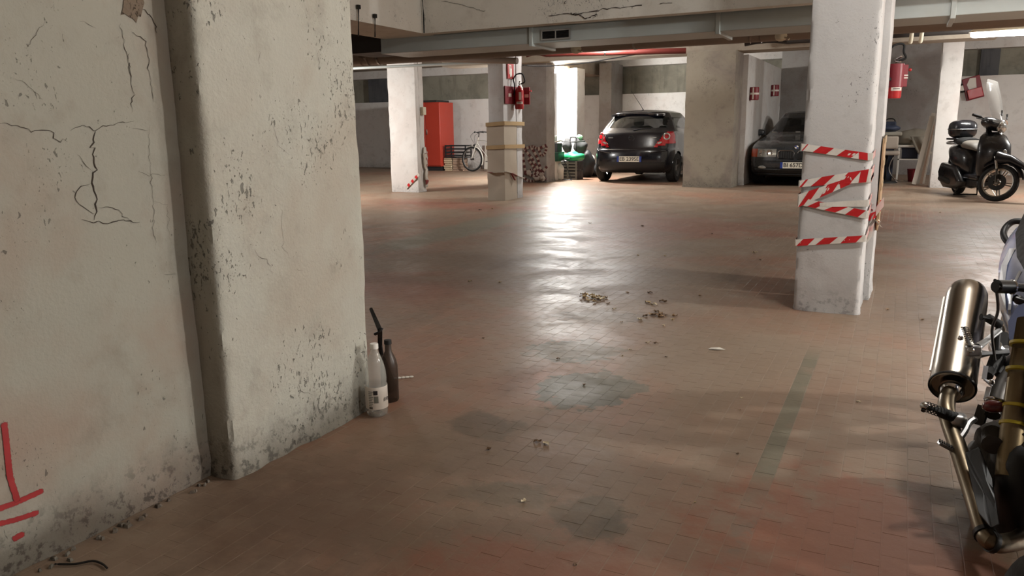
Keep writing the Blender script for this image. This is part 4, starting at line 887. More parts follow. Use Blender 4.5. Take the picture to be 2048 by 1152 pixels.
def sl_cls(c, l, sg):
    ax = abs(c.x)
    if ax > 0.55 and min((Vector((c.y - yw, c.z - 0.305))).length for yw in (0.93, 3.66)) < 0.343: return None
    if c.y > 3.8 and 0.555 < c.z < 0.685:
        if 0.70 < ax and c.y > 4.0: return 'indicator_%d' % sg
        if 0.36 < ax <= 0.70: return 'headlight_%d' % sg
    if 7.14 < l < 7.86 and c.y > 2.2 and ax < 0.66: return 'windscreen'
    if 7.14 < l < 7.86 and c.y < 1.4 and ax < 0.6: return 'rear_window'
    if 7.15 < l < 7.85 and ax > 0.58 and 1.25 < c.y < 1.85: return 'side_window_a%d' % sg
    if 7.15 < l < 7.85 and ax > 0.58 and 1.93 < c.y < 2.6: return 'side_window_b%d' % sg
    if l < 1.7 and c.y > 3.9: return 'lower_grille'
    if l > 5.5 and c.y > 3.0 and ax < 0.74: return 'bonnet'
    if l < 4.6 and c.y > 4.0: return 'front_bumper'
    return 'body'
for nm, mb_ in SL.split(sl_cls).items():
    mt = MT['glass'] if 'window' in nm or nm == 'windscreen' else MT['lens'] if nm.startswith('head') else MT['orange_lens'] if nm.startswith('indic') else MT['black_plastic'] if nm == 'lower_grille' else MT['grey_paint']
    base = 'side_window' if nm.startswith('side') else 'headlight' if nm.startswith('head') else 'indicator' if nm.startswith('indic') else nm
    if base in ('headlight', 'indicator'):
        for v in mb_.v: v.y += 0.006
    o = mb_.build(base, mt, sl, ang=60)
    if base == 'headlight':
        sg = 1 if nm.endswith('_1') else -1
        for hx_ in (0.61, 0.47):
            part('lamp_bowl', MT['chrome'], o, lambda m: m.lathe([(0.0, -0.01), (0.03, 0.004), (0.052, 0.012), (0.06, 0.006)], 20, axis_m(Vector((sg * hx_, SL.surf(hx_, 0.62, True) + 0.004, 0.62)), (sg * 0.2, 1, 0))), world=False)
part('underbody', MT['black_plastic'], sl, lambda m: m.box(-0.72, 0.72, 0.25, 4.2, 0.2, 0.40), world=False, bevel=0.05)
for sx in (-1, 1):
    for yw in (0.93, 3.66): wheel(sl, (sx * 0.76, yw, 0.307), 0.307, 0.19, sx, 7)
    yk = SL.surf(0.17, 0.6, True)
    kp = [(0.035, 0.512), (0.30, 0.522), (0.315, 0.56), (0.31, 0.64), (0.29, 0.662), (0.05, 0.655), (0.03, 0.62)]
    kg = part('kidney_grille', MT['chrome'], sl, lambda m: m.tube([Vector((sx * x, SL.surf(x, z, True) + 0.012, z)) for x, z in kp], 0.012, 8, closed=True), world=False)
    part('grille_opening', MT['black_plastic'], kg, lambda m: m.add([Vector((sx * x, SL.surf(x, z, True) + 0.006, z)) for x, z in kp], [tuple(range(len(kp)))]), world=False, smooth=False)
    for k in range(6):
        xx = 0.075 + k * 0.04; part('grille_bar', MT['dark_metal'], kg, lambda m: m.tube([(sx * xx, SL.surf(xx, 0.53, True) + 0.009, 0.53), (sx * xx, SL.surf(xx, 0.64, True) + 0.009, 0.645)], 0.005, 6), world=False)
    part('side_mirror', MT['grey_paint'], sl, lambda m: m.ell((sx * 0.93, 2.78, 0.985), (0.105, 0.055, 0.065), p=0.65), world=False)
    part('mirror_stem', MT['black_plastic'], sl, lambda m: m.bar((sx * 0.80, 2.76, 0.95), (sx * 0.9, 2.78, 0.96), 0.03, 0.04), world=False)
    part('fog_lamp', MT['lens'], sl, lambda m: m.ell((sx * 0.58, SL.surf(0.58, 0.36, True) + 0.0, 0.355), (0.09, 0.02, 0.03), p=0.8), world=False)
    part('seat', MT['seat'], sl, lambda m: (m.obox((sx * 0.35, 1.9, 0.85), (0.46, 0.14, 0.55), Matrix.Rotation(-0.2, 3, 'X')), m.obox((sx * 0.35, 1.82, 1.18), (0.24, 0.09, 0.15))), world=False, bevel=0.04)
yb = SL.surf(0.3, 0.3, True)
for z_, h_, mtn in ((0.315, 0.012, 'alu'), (0.225, 0.008, 'alu'), (0.475, 0.006, 'alu')):
    part('bumper_strip', MT[mtn] if mtn != 'alu' else MT['grey_paint'], sl, lambda m: m.tube([Vector((x, SL.surf(x, z_, True) + 0.008, z_)) for x in [-0.74 + 0.082 * k for k in range(19)]], h_, 6), world=False)
rd = part('emblem', MT['chrome'], sl, lambda m: m.lathe([(0.034, -0.004), (0.041, -0.004), (0.041, 0.006), (0.034, 0.006)], 22, axis_m(Vector((0, SL.surf(0, 0.72, True) + 0.012, 0.722)), (0, 1, 0.5)), closed=True), world=False)
eM = axis_m(Vector((0, SL.surf(0, 0.72, True) + 0.012, 0.722)), (0, 1, 0.5))
for k, mt in enumerate(('plate_blue', 'plate', 'plate_blue', 'plate')):
    part('emblem_quarter', MT[mt], rd, lambda m: m.add([eM @ Vector((0, 0, 0.004))] + [eM @ Vector((0.034 * cos(a), 0.034 * sin(a), 0.004)) for a in [k * pi / 2 + j * pi / 12 for j in range(7)]], [(0, j + 1, j + 2) for j in range(6)]), world=False, smooth=False)
plate_part(sl, 'number_plate', (0, 0.395), SL.surf(0.0, 0.395, True) + 0.004, 0.52, 0.112, 'BI 657DV', 1)
for x_, w_ in ((0.62, 0.10), (0.16, 0.09)):
    part('windscreen_paper', MT['label'], sl, lambda m: m.obox((x_, 2.93, 0.985), (w_, 0.004, 0.035), Matrix.Rotation(-0.9, 3, 'X')), world=False, smooth=False)
part('steering_wheel', MT['black_plastic'], sl, lambda m: m.lathe([(0.17 + 0.014 * cos(a), 0.014 * sin(a)) for a in [k * pi / 4 for k in range(8)]], 22, axis_m(Vector((-0.35, 2.45, 0.95)), (0, -0.9, 0.5)), closed=True), world=False)
# ================================================================== MOTORCYCLE (right foreground)
MT['muffler'] = simple('muffler_steel', (158, 150, 138), 0.22, 1.0, 0.12, 6); MT['bike_blue'] = simple('pale_blue_paint', (150, 160, 196), 0.25, 0.25, 0.06, 4, coat=0.6); MT['bike_white'] = simple('white_lacquer_and_highlight', (226, 230, 238), 0.22, 0, 0.04, coat=0.5)
MT['gold'] = simple('gold_fork', (122, 106, 78), 0.42, 0.7, 0.12); MT['yellow'] = simple('yellow_ring', (186, 166, 40), 0.45, 0, 0.1); MT['engine'] = simple('engine_grey', (58, 54, 50), 0.55, 0.5, 0.25, 14, 0.15); MT['dark_lens'] = simple('dark_red_lens', (92, 22, 24), 0.15, 0, 0.1, coat=0.6)
MX = 0.47
mc = thing('motorcycle', 'pale blue motorcycle with a big steel silencer at the right edge', 'motorcycle', (MX, 2.75, 0))
def W(name, mat, fn, parent=mc, **kw): return part(name, mat, parent, fn, world=True, **kw)
A, B = pD(1904, 776, 2.35), pD(1935, 583, 2.63); ax_ = (B - A); Lm = ax_.length; Mm = axis_m(A, ax_)
mu = W('silencer', MT['muffler'], lambda m: m.lathe([(0.0, 0.012), (0.03, 0.012), (0.056, 0.010), (0.060, 0.0), (0.0645, 0.004), (0.0645, 0.05), (0.064, 0.055), (0.064, Lm - 0.06), (0.062, Lm - 0.02), (0.056, Lm), (0.05, Lm), (0.048, Lm - 0.03), (0.0, Lm - 0.03)], 44, Mm), ang=30)
W('silencer_ring', MT['dark_metal'], lambda m: m.lathe([(0.0650, 0.0), (0.0665, 0.003), (0.0665, 0.007), (0.0650, 0.010)], 44, Mm, closed=True), mu)
W('silencer_seam', MT['steel'], lambda m: m.tube([Mm @ Vector((0, -0.066, 0.06)), Mm @ Vector((0, -0.066, Lm - 0.04))], 0.003, 6), mu)
W('silencer_clamp', MT['chrome'], lambda m: m.lathe([(0.0, 0.0), (0.034, 0.0), (0.036, -0.012), (0.027, -0.03), (0.0, -0.03)], 24, Mm), mu)
pp = [pD(*q) for q in [(1902, 780, 2.34), (1894, 800, 2.30), (1893, 822, 2.26), (1900, 850, 2.22), (1914, 890, 2.15), (1930, 940, 2.08), (1946, 990, 2.01), (1958, 1030, 1.95), (1970, 1068, 1.90), (1984, 1084, 1.87), (2012, 1086, 1.90), (2050, 1070, 1.96), (2090, 1000, 2.02)]]
MT['exhaust'] = simple('exhaust_steel', (118, 106, 88), 0.36, 0.95, 0.2, 8)
ep = W('exhaust_pipe', MT['exhaust'], lambda m: m.tube(catmull(pp, 5), 0.0235, 16))
for k in (8, 9):
    d_ = (pp[k + 1] - pp[k - 1]); W('pipe_clamp', MT['dark_metal'], lambda m: m.lathe([(0.0235, -0.006), (0.027, -0.006), (0.027, 0.006), (0.0235, 0.006)], 18, axis_m(pp[k], d_), closed=True), ep)
# rider's foot peg and rear brake pedal
pa, pb = pD(1850, 812, 2.18), pD(1916, 838, 2.20)
fp = W('foot_peg', MT['rubber'], lambda m: m.tube([pa, pa.lerp(pb, 0.5), pb], [0.013, 0.0155, 0.0155], 12))
for k in range(9):
    q = pa.lerp(pb, 0.08 + k * 0.1); W('peg_rib', MT['rubber'], lambda m: m.lathe([(0.014, -0.002), (0.0160, 0), (0.014, 0.002)], 14, axis_m(q, pb - pa)), fp)
W('peg_bolt', MT['chrome'], lambda m: m.ell(pa, (0.014, 0.014, 0.012)), fp); W('peg_feeler', MT['dark_metal'], lambda m: m.tube([pa, pD(1846, 822, 2.17)], 0.006, 8), fp)
W('peg_joint', MT['alu'], lambda m: m.ell(pD(1917, 840, 2.2), (0.022, 0.028, 0.020), p=0.7), fp)
bp = W('brake_pedal', MT['alu'], lambda m: m.tube(catmull([pD(1950, 838, 2.2), pD(1938, 846, 2.19), (pD(1930, 862, 2.17)), pD(1916, 882, 2.15), pD(1904, 898, 2.14)], 4), [0.009] * 17, 8))
qa, qb = pD(1877, 885, 2.13), pD(1909, 902, 2.13)
pd_ = W('pedal_pad', MT['alu'], lambda m: m.bar(qa, qb, 0.018, 0.010), bp, bevel=0.002)
for k in range(7):
    q = qa.lerp(qb, 0.07 + k * 0.143); W('pad_tooth', MT['dark_metal'], lambda m: m.obox(q + Vector((0, 0, 0.007)), (0.004, 0.016, 0.005)), bp)
# passenger peg hanger
hg = W('passenger_hanger', MT['alu'], lambda m: m.bar(pD(1932, 702, 2.30), pD(1962, 700, 2.30), 0.02, 0.034), bevel=0.006)
W('hanger_arm', MT['alu'], lambda m: m.tube([pD(1955, 694, 2.30), pD(1998, 662, 2.36)], [0.012, 0.010], 10), hg); W('hanger_arm', MT['alu'], lambda m: m.tube([pD(1955, 708, 2.30), pD(2012, 704, 2.36)], [0.014, 0.012], 10), hg)
W('hanger_bolt', MT['chrome'], lambda m: m.lathe([(0, 0.004), (0.007, 0.004), (0.009, 0)], 12, axis_m(pD(1942, 700, 2.275), (-0.3, -1, 0.4))), hg); W('hanger_bolt', MT['chrome'], lambda m: m.ell(pD(1921, 676, 2.3), (0.008,) * 3), hg)
sp = W('passenger_peg', MT['steel'], lambda m: m.tube([pD(1929, 653, 2.30), pD(1941, 690, 2.29)], [0.007, 0.010], 8))
for k in range(9):
    q = pD(1929, 653, 2.30).lerp(pD(1941, 690, 2.29), 0.06 + k * 0.1); W('peg_tooth', MT['steel'], lambda m: m.obox(q, (0.021, 0.006, 0.003)), sp)
W('heel_guard', MT['bike_white'], lambda m: [m.bar(pD(*a), pD(*b), 0.012, 0.004) for a, b in (((1972, 732, 2.26), (1968, 758, 2.25)), ((1968, 758, 2.25), (1984, 772, 2.24)), ((1978, 774, 2.24), (1972, 798, 2.23)))])
W('heel_guard_bolt', MT['chrome'], lambda m: m.ell(pD(1983, 764, 2.24), (0.009,) * 3))
W('passenger_grip', MT['rubber'], lambda m: m.tube([pD(1962, 634, 2.37), pD(1976, 636, 2.37), pD(2000, 650, 2.37)], [0.011, 0.014, 0.014], 10))
W('grip_stay', MT['dark_metal'], lambda m: m.tube(catmull([pD(1999, 650, 2.37), pD(1994, 675, 2.36), pD(1992, 712, 2.35), pD(1985, 745, 2.30)], 4), 0.009, 8))
# frame and gear around the swing arm pivot
W('frame_tube', MT['engine'], lambda m: m.tube(catmull([pD(2052, 690, 2.45), pD(2022, 735, 2.36), pD(1998, 780, 2.28), pD(1985, 830, 2.22)], 4), 0.021, 10))
W('frame_tube', MT['dark_metal'], lambda m: m.tube([pD(2008, 668, 2.42), pD(1998, 750, 2.33)], 0.013, 8)); W('frame_spacer', MT['alu'], lambda m: m.tube([pD(1996, 694, 2.37), pD(2010, 700, 2.37)], 0.017, 12))
W('shock_absorber', MT['dark_metal'], lambda m: m.tube([pD(1976, 752, 2.28), pD(1996, 706, 2.36)], [0.014, 0.018], 10)); W('chain_guard', MT['engine'], lambda m: m.bar(pD(1968, 812, 2.25), pD(1956, 850, 2.25), 0.03, 0.012))
W('side_cover', MT['black_plastic'], lambda m: m.ell(pD(2040, 755, 2.36), (0.06, 0.10, 0.075)))
# turn signal
ts = W('turn_signal', MT['dark_lens'], lambda m: m.ell(pD(1994, 812, 2.08), (0.036, 0.02, 0.017), Matrix.Rotation(-0.2, 3, 'Y'), p=0.85)); W('signal_rim', MT['chrome'], lambda m: m.tube(catmull([pD(1968, 800, 2.07), pD(1982, 796, 2.06), pD(2000, 800, 2.06), pD(2014, 806, 2.07)], 4), 0.0045, 8), ts); W('signal_stem', MT['black_plastic'], lambda m: m.tube([pD(2014, 816, 2.09), pD(2052, 828, 2.1)], 0.010, 8), ts)
# front fork
fk = W('fork_leg', MT['gold'], lambda m: m.tube([pD(2058, 640, 2.10), pD(2040, 760, 2.06), pD(2026, 870, 2.02), pD(2016, 955, 1.99)], [0.028, 0.030, 0.031, 0.030], 16))
for q in ((2050, 690, 2.08), (2043, 742, 2.06), (2037, 815, 2.04), (2030, 850, 2.03)):
    W('fork_ring', MT['yellow'], lambda m: m.lathe([(0.031, -0.006), (0.037, -0.004), (0.037, 0.004), (0.031, 0.006)], 18, axis_m(pD(*q), pD(2058, 640, 2.10) - pD(2016, 955, 1.99)), closed=True), fk)
W('fork_leg', MT['gold'], lambda m: m.tube([(MX + 0.11, 2.13, 0.72), (MX + 0.10, 2.02, 0.3)], 0.03, 14)); W('fork_yoke', MT['alu'], lambda m: m.box(0.33, 0.62, 2.10, 2.18, 0.66, 0.69), bevel=0.01)
# engine
W('crankcase', MT['engine'], lambda m: m.box(0.315, 0.64, 2.22, 2.72, 0.10, 0.30), bevel=0.04, seg=3)
W('clutch_cover', MT['engine'], lambda m: m.lathe([(0, 0.045), (0.06, 0.042), (0.085, 0.028), (0.10, 0.0)], 28, axis_m(pD(1968, 945, 2.13), (-1, -0.25, 0.1)))); W('gear_cover', MT['engine'], lambda m: m.lathe([(0, 0.04), (0.035, 0.036), (0.05, 0.02), (0.06, 0)], 24, axis_m(pD(1985, 885, 2.12), (-1, -0.2, 0.1))))
W('belly_guard', MT['black_plastic'], lambda m: m.loft([[pD(1926, 905, 2.07), pD(1961, 890, 2.05), pD(1986, 960, 1.98), pD(1964, 985, 1.96)], [pD(1944, 980, 2.00), pD(1976, 960, 1.97), pD(1996, 1010, 1.90), pD(1974, 1030, 1.89)], [pD(1958, 1032, 1.92), pD(1986, 1020, 1.90), pD(2002, 1050, 1.85), pD(1981, 1060, 1.84)]]), bevel=0.006)
W('engine_lower', MT['engine'], lambda m: m.ell(pD(2004, 965, 2.14), (0.075, 0.16, 0.15), p=0.8)); W('dark_filler', MT['black_plastic'], lambda m: m.ell(pD(2036, 985, 2.02), (0.06, 0.08, 0.14), p=0.8))  # black ellipsoid added for the darkness around the fork's foot
W('cylinder_block', MT['engine'], lambda m: m.box(0.36, 0.60, 2.28, 2.48, 0.28, 0.52), bevel=0.015)
for k in range(7): W('cooling_fin', MT['engine'], lambda m: m.box(0.335, 0.62, 2.26, 2.50, 0.31 + k * 0.028, 0.315 + k * 0.028))
W('oil_filter', MT['engine'], lambda m: m.tube([pD(1985, 868, 2.08), pD(1985, 890, 2.02)], 0.026, 14)); W('brake_hose', MT['black_plastic'], lambda m: m.tube(catmull([pD(1990, 560, 1.97), pD(1996, 620, 2.1), pD(1984, 660, 2.2), pD(1990, 720, 2.25)], 5), 0.004, 6))
W('side_stand', MT['dark_metal'], lambda m: m.tube([(0.60, 2.6, 0.16), (0.76, 2.7, 0.012)], 0.013, 8)); W('lower_stay', MT['black_plastic'], lambda m: m.tube([pD(1926, 992, 2.12), pD(1950, 975, 2.1)], 0.006, 6))
# wheels
def moto_wheel(c, R, wd, rz):
    Ma = Matrix.Translation(c) @ Matrix.Rotation(rz, 4, 'Z') @ Matrix.Rotation(pi / 2, 4, 'Y')
    t_ = W('wheel', MT['rubber'], lambda m: m.lathe([(R * 0.74, -wd * 0.42), (R * 0.84, -wd / 2), (R * 0.94, -wd * 0.42), (R, -wd * 0.15), (R, wd * 0.15), (R * 0.94, wd * 0.42), (R * 0.84, wd / 2), (R * 0.74, wd * 0.42)], 44, Ma, closed=True))
    W('rim', MT['alu'], lambda m: (m.lathe([(R * 0.66, -wd * 0.3), (R * 0.75, -wd * 0.42), (R * 0.75, wd * 0.42), (R * 0.66, wd * 0.3)], 40, Ma, closed=True), m.lathe([(0, -wd * 0.4), (0.04, -wd * 0.4), (0.05, 0), (0.04, wd * 0.4), (0, wd * 0.4)], 18, Ma), [m.obox(Ma @ Vector((R * 0.38 * cos(a), R * 0.38 * sin(a), 0)), (R * 0.62, 0.024, 0.03), (Ma @ Matrix.Rotation(a, 4, 'Z')).to_3x3()) for a in [k * 2 * pi / 5 for k in range(5)]]), t_)
    W('brake_disc', MT['steel'], lambda m: m.lathe([(R * 0.30, -wd * 0.6), (R * 0.52, -wd * 0.6), (R * 0.52, -wd * 0.55), (R * 0.30, -wd * 0.55)], 32, Ma, closed=True), t_)
moto_wheel(Vector((0.425, 1.93, 0.272)), 0.27, 0.105, 0.10); moto_wheel(Vector((MX, 3.28, 0.28)), 0.28, 0.14, 0)
W('swing_arm', MT['alu'], lambda m: m.bar((MX - 0.10, 2.70, 0.30), (MX - 0.10, 3.30, 0.28), 0.05, 0.03), bevel=0.006); W('swing_arm', MT['alu'], lambda m: m.bar((MX + 0.10, 2.70, 0.30), (MX + 0.10, 3.30, 0.28), 0.05, 0.03), bevel=0.006)
W('front_mudguard', MT['bike_blue'], lambda m: m.lathe([(0.30, -0.05), (0.305, 0.0), (0.30, 0.05), (0.296, 0.05), (0.300, 0.0), (0.296, -0.05)], 16, Matrix.Translation((0.425, 1.93, 0.272)) @ Matrix.Rotation(pi / 2, 4, 'Y'), closed=True, a0=pi * 0.75, a1=pi * 1.25))
# tail fairing (side shell widening from the seat back to the tail)
secs = []
for k in range(15):
    u_ = k / 14; y = 2.84 + 0.66 * u_; zl = 0.36 + 0.30 * u_ ** 0.9; zt = 0.60 + 0.13 * u_; hw = 0.135 * (sin(pi * min(1, 0.32 + 0.60 * u_))) ** 0.6 + 0.005; r_ = []
    for a in range(20):
        th_ = 2 * pi * a / 20; ex = math.copysign(abs(cos(th_)) ** 0.75, cos(th_)); ez = math.copysign(abs(sin(th_)) ** 0.8, sin(th_)); r_.append(Vector((MX + hw * ex * (1.0 - 0.25 * max(0, ez)), y - 0.06 * (ez < 0) * abs(ez), (zl + zt) / 2 + (zt - zl) / 2 * ez)))
    secs.append(r_)
tf_ = W('tail_fairing', MT['bike_blue'], lambda m: m.loft(secs), ang=50)
for off, wdx, nm in (((1999, 575), 12, 'highlight_strip'), ((2018, 620), 6, 'highlight_strip')):  # white strips paint highlights onto the blue fairing
    pts = [(off[0] + dx, off[1] + dy) for dx, dy in ((22, -78), (6, -45), (0, 0), (4, 45), (16, 88))]
    vs = []
    for x, y in pts:
        for e in (0, wdx):
            # drop the pixel ray onto the shell: march along it
            d = 2.2; hit = None
            for st in range(400):
                d += 0.003; P_ = pD(x + e, y, d); u_ = (P_.y - 2.84) / 0.66
                if 0 <= u_ <= 1:
                    zl = 0.36 + 0.30 * u_ ** 0.9; zt = 0.60 + 0.13 * u_; hw = 0.135 * (sin(pi * min(1, 0.32 + 0.60 * u_))) ** 0.6 + 0.005; ez = (P_.z - (zl + zt) / 2) / ((zt - zl) / 2)
                    if abs(ez) < 0.98 and P_.x > MX - hw * (1 - abs(ez) ** 2.6) ** 0.42 * (1 - 0.25 * max(0, ez)): hit = P_; break
            vs.append(hit)
    m_ = MB(); seg_ = [(vs[i], vs[i + 1], vs[i + 3], vs[i + 2]) for i in range(0, len(vs) - 2, 2)]
    for q in seg_:
        if all(p is not None for p in q): m_.add([p + Vector((-0.004, -0.004, 0.001)) for p in q], [(0, 1, 2, 3)])
    if m_.f: m_.build(nm, MT['bike_white'], tf_, world=True, smooth=False)
W('seat', MT['rubber'], lambda m: m.loft([[Vector((MX + 0.12 * s_ * cos(a), 2.55 + 0.85 * u_, 0.64 + 0.12 * u_ * u_ + 0.045 * sin(a))) for a in [k * pi / 6 for k in range(12)]] for u_, s_ in ((0, 0.5), (0.2, 0.85), (0.5, 0.9), (0.8, 0.75), (1, 0.45))]))
W('fuel_tank', MT['bike_blue'], lambda m: m.ell((MX + 0.02, 2.40, 0.66), (0.125, 0.25, 0.12), p=0.8)); W('headlamp', MT['lens'], lambda m: m.ell((MX, 1.95, 0.70), (0.09, 0.05, 0.09))); W('headlamp_shell', MT['bike_blue'], lambda m: m.ell((MX, 2.0, 0.71), (0.11, 0.07, 0.11), p=0.85))
# grab rail
g1 = [pD(*q) for q in [(2070, 452, 3.02), (2048, 444, 3.04), (2028, 443, 3.06), (2014, 452, 3.07), (2007, 466, 3.06), (2012, 480, 3.03), (2024, 490, 3.0), (2038, 496, 2.97), (2060, 500, 2.95)]]
W('grab_rail', MT['black_plastic'], lambda m: m.tube(catmull(g1, 5), 0.0125, 10)); W('grab_rail_stay', MT['black_plastic'], lambda m: m.tube(catmull([pD(2054, 446, 3.03), pD(2042, 480, 3.0), pD(2028, 520, 2.97), pD(2012, 556, 2.93)], 4), 0.010, 8))
# handlebar with grip towards the camera
ga, gb = pD(1990, 573, 1.96), pD(2024, 574, 1.97); gc = pD(2064, 578, 1.98)
hbar = W('handlebar', MT['dark_metal'], lambda m: m.tube(catmull([gb, gc, Vector((0.42, 2.15, 0.70)), Vector((MX + 0.05, 2.15, 0.70)), Vector((0.70, 2.3, 0.68))], 4), 0.011, 10))
W('bar_end', MT['black_plastic'], lambda m: m.tube([ga, ga.lerp(gb, 0.12), gb], [0.014, 0.0175, 0.0175], 16), hbar); W('bar_collar', MT['chrome'], lambda m: m.lathe([(0.0178, -0.003), (0.0195, 0), (0.0178, 0.003)], 18, axis_m(gb, gb - ga)), hbar); W('grip', MT['rubber'], lambda m: m.tube([gb + (gb - ga) * 0.05, gc], 0.0165, 14), hbar)
W('brake_lever', MT['black_plastic'], lambda m: m.tube(catmull([pD(2030, 596, 1.95), pD(2040, 600, 1.94), pD(2062, 606, 1.93)], 3), [0.010] + [0.006] * 6, 8), hbar); W('lever_ball', MT['black_plastic'], lambda m: m.ell(pD(2038, 600, 1.95), (0.012,) * 3), hbar)

# lone black wheel just inside the bottom right corner; fork and yoke are added
sw_ = thing('corner_wheel', 'black wheel on its own with an added fork in the bottom right corner', 'corner_wheel', (0.30, 1.17, 0))
Ma = Matrix.Translation((0, 0, 0.262)) @ Matrix.Rotation(0.25, 4, 'Z') @ Matrix.Rotation(pi / 2, 4, 'Y'); R = 0.262; wd = 0.11
wt = part('wheel', MT['rubber'], sw_, lambda m: m.lathe([(R * 0.72, -wd * 0.42), (R * 0.84, -wd / 2), (R * 0.94, -wd * 0.42), (R, -wd * 0.12), (R, wd * 0.12), (R * 0.94, wd * 0.42), (R * 0.84, wd / 2), (R * 0.72, wd * 0.42)], 48, Ma, closed=True), world=False)
part('rim', MT['alu'], wt, lambda m: m.lathe([(R * 0.62, -wd * 0.3), (R * 0.74, -wd * 0.42), (R * 0.74, wd * 0.42), (R * 0.62, wd * 0.3)], 40, Ma, closed=True), world=False)
part('hub', MT['dark_metal'], wt, lambda m: m.lathe([(0, -wd * 0.7), (0.04, -wd * 0.7), (0.06, 0), (0.04, wd * 0.7), (0, wd * 0.7)], 20, Ma), world=False)
for k in range(5):
    a = k * 2 * pi / 5; part('spoke', MT['alu'], wt, lambda m: m.obox(Ma @ Vector((R * 0.40 * cos(a), R * 0.40 * sin(a), 0)), (R * 0.5, 0.026, 0.03), (Ma @ Matrix.Rotation(a, 4, 'Z')).to_3x3()), world=False)
for sx in (-1, 1): part('fork_leg', MT['dark_metal'], sw_, lambda m: m.tube([(sx * 0.075, 0.0, 0.262), (0.02 + sx * 0.075, -0.10, 0.60)], 0.018, 10), world=False)
part('fork_yoke', MT['dark_metal'], sw_, lambda m: m.box(-0.09, 0.13, -0.13, -0.07, 0.58, 0.61), world=False, bevel=0.008)
# ================================================================== SCOOTER
fr_, re_ = Vector((1.256, 12.98, 0)), Vector((0.83, 14.28, 0)); dv = (fr_ - re_); ctr = (fr_ + re_) / 2
sc_ = thing('scooter', 'black scooter with clear windscreen and top case by the lit column', 'scooter', tuple(ctr), atan2(dv.y, dv.x) - pi / 2)
MT['scoot_black'] = simple('scooter_black', (20, 21, 26), 0.3, 0, 0.1, 5, coat=0.4); MT['clear'] = simple('clear_screen', (130, 128, 124), 0.12, 0, 0.05, alpha=0.24); MT['seat_sheen'] = simple('scooter_seat', (112, 106, 98), 0.55, 0, 0.1, 20, 0.05)
STEER = Matrix.Translation((0, 0.67, 0.268)) @ Matrix.Rotation(radians(48), 4, Vector((0, -0.36, 0.93)).normalized()) @ Matrix.Translation((0, -0.67, -0.268))
STEERED = {'fork_leg', 'front_mudguard', 'mudguard_beak', 'headset', 'headlamp', 'headlamp_rim', 'grip', 'brake_lever', 'screen_bolt', 'windscreen', 'steering_column'}
def S(name, mat, fn, parent=sc_, steer=False, **kw):
    m = MB(); fn(m)
    if steer or name in STEERED: m.v = [STEER @ p for p in m.v]
    return m.build(name, mat, parent, **kw)
HW = 0.67
def sc_wheel(y, R, wd, st=False):
    Ma = Matrix.Translation((0, y, R)) @ Matrix.Rotation(pi / 2, 4, 'Y')
    t_ = S('wheel', MT['rubber'], lambda m: m.lathe([(R * 0.76, -wd * 0.4), (R * 0.86, -wd / 2), (R * 0.96, -wd * 0.36), (R, 0), (R * 0.96, wd * 0.36), (R * 0.86, wd / 2), (R * 0.76, wd * 0.4)], 48, Ma, closed=True), steer=st)
    S('rim', MT['steel'], lambda m: (m.lathe([(R * 0.70, -wd * 0.3), (R * 0.77, -wd * 0.4), (R * 0.77, wd * 0.4), (R * 0.70, wd * 0.3)], 48, Ma, closed=True), m.lathe([(0, -wd * 0.5), (0.035, -wd * 0.5), (0.045, 0), (0.035, wd * 0.5), (0, wd * 0.5)], 18, Ma),
        [m.obox(Ma @ Vector((R * 0.42 * cos(a + e) , R * 0.42 * sin(a + e), 0)), (R * 0.62, 0.014, 0.022), (Ma @ Matrix.Rotation(a + e * 0.5, 4, 'Z')).to_3x3()) for a in [0.3 + k * 2 * pi / 5 for k in range(5)] for e in (-0.13, 0.13)]), t_, st)
    S('brake_disc', MT['dark_metal'], lambda m: m.lathe([(R * 0.2, wd * 0.55), (R * 0.44, wd * 0.55), (R * 0.44, wd * 0.62), (R * 0.2, wd * 0.62)], 30, Ma, closed=True), t_, st)
sc_wheel(HW, 0.268, 0.085, True); sc_wheel(-HW, 0.25, 0.09)
for sx in (-1, 1): S('fork_leg', MT['steel'], lambda m: m.tube([(sx * 0.075, HW, 0.26), (sx * 0.075, HW - 0.05, 0.45), (sx * 0.065, HW - 0.13, 0.62)], [0.024, 0.022, 0.02], 10))
def shell(secs, n=18, p=0.8):
    out = []
    for y, zc, hh, hw in secs: out.append([Vector((hw * math.copysign(abs(cos(a)) ** p, cos(a)), y, zc + hh * math.copysign(abs(sin(a)) ** p, sin(a)))) for a in [2 * pi * k / n for k in range(n)]])
    return out
S('front_mudguard', MT['scoot_black'], lambda m: m.lathe([(0.285, -0.075), (0.315, -0.05), (0.33, 0.0), (0.315, 0.05), (0.285, 0.075), (0.28, 0.07), (0.308, 0.045), (0.322, 0), (0.308, -0.045), (0.28, -0.07)], 20, Matrix.Translation((0, HW, 0.268)) @ Matrix.Rotation(pi / 2, 4, 'Y'), closed=True, a0=pi * 0.62, a1=pi * 1.28))
S('mudguard_beak', MT['scoot_black'], lambda m: m.loft(shell([(HW - 0.12, 0.62, 0.10, 0.10), (HW + 0.08, 0.615, 0.06, 0.095), (HW + 0.24, 0.55, 0.045, 0.08), (HW + 0.40, 0.45, 0.025, 0.05), (HW + 0.46, 0.40, 0.008, 0.02)])))
S('leg_shield', MT['scoot_black'], lambda m: m.loft([[Vector((hw * cos(a) * 1.0, y + d * sin(a), z)) for a in [2 * pi * k / 18 for k in range(18)]] for z, y, hw, d in ((0.28, 0.30, 0.12, 0.10), (0.45, 0.38, 0.20, 0.10), (0.62, 0.44, 0.23, 0.11), (0.80, 0.42, 0.22, 0.12), (0.92, 0.36, 0.17, 0.11), (0.98, 0.32, 0.10, 0.09))]), ang=60)
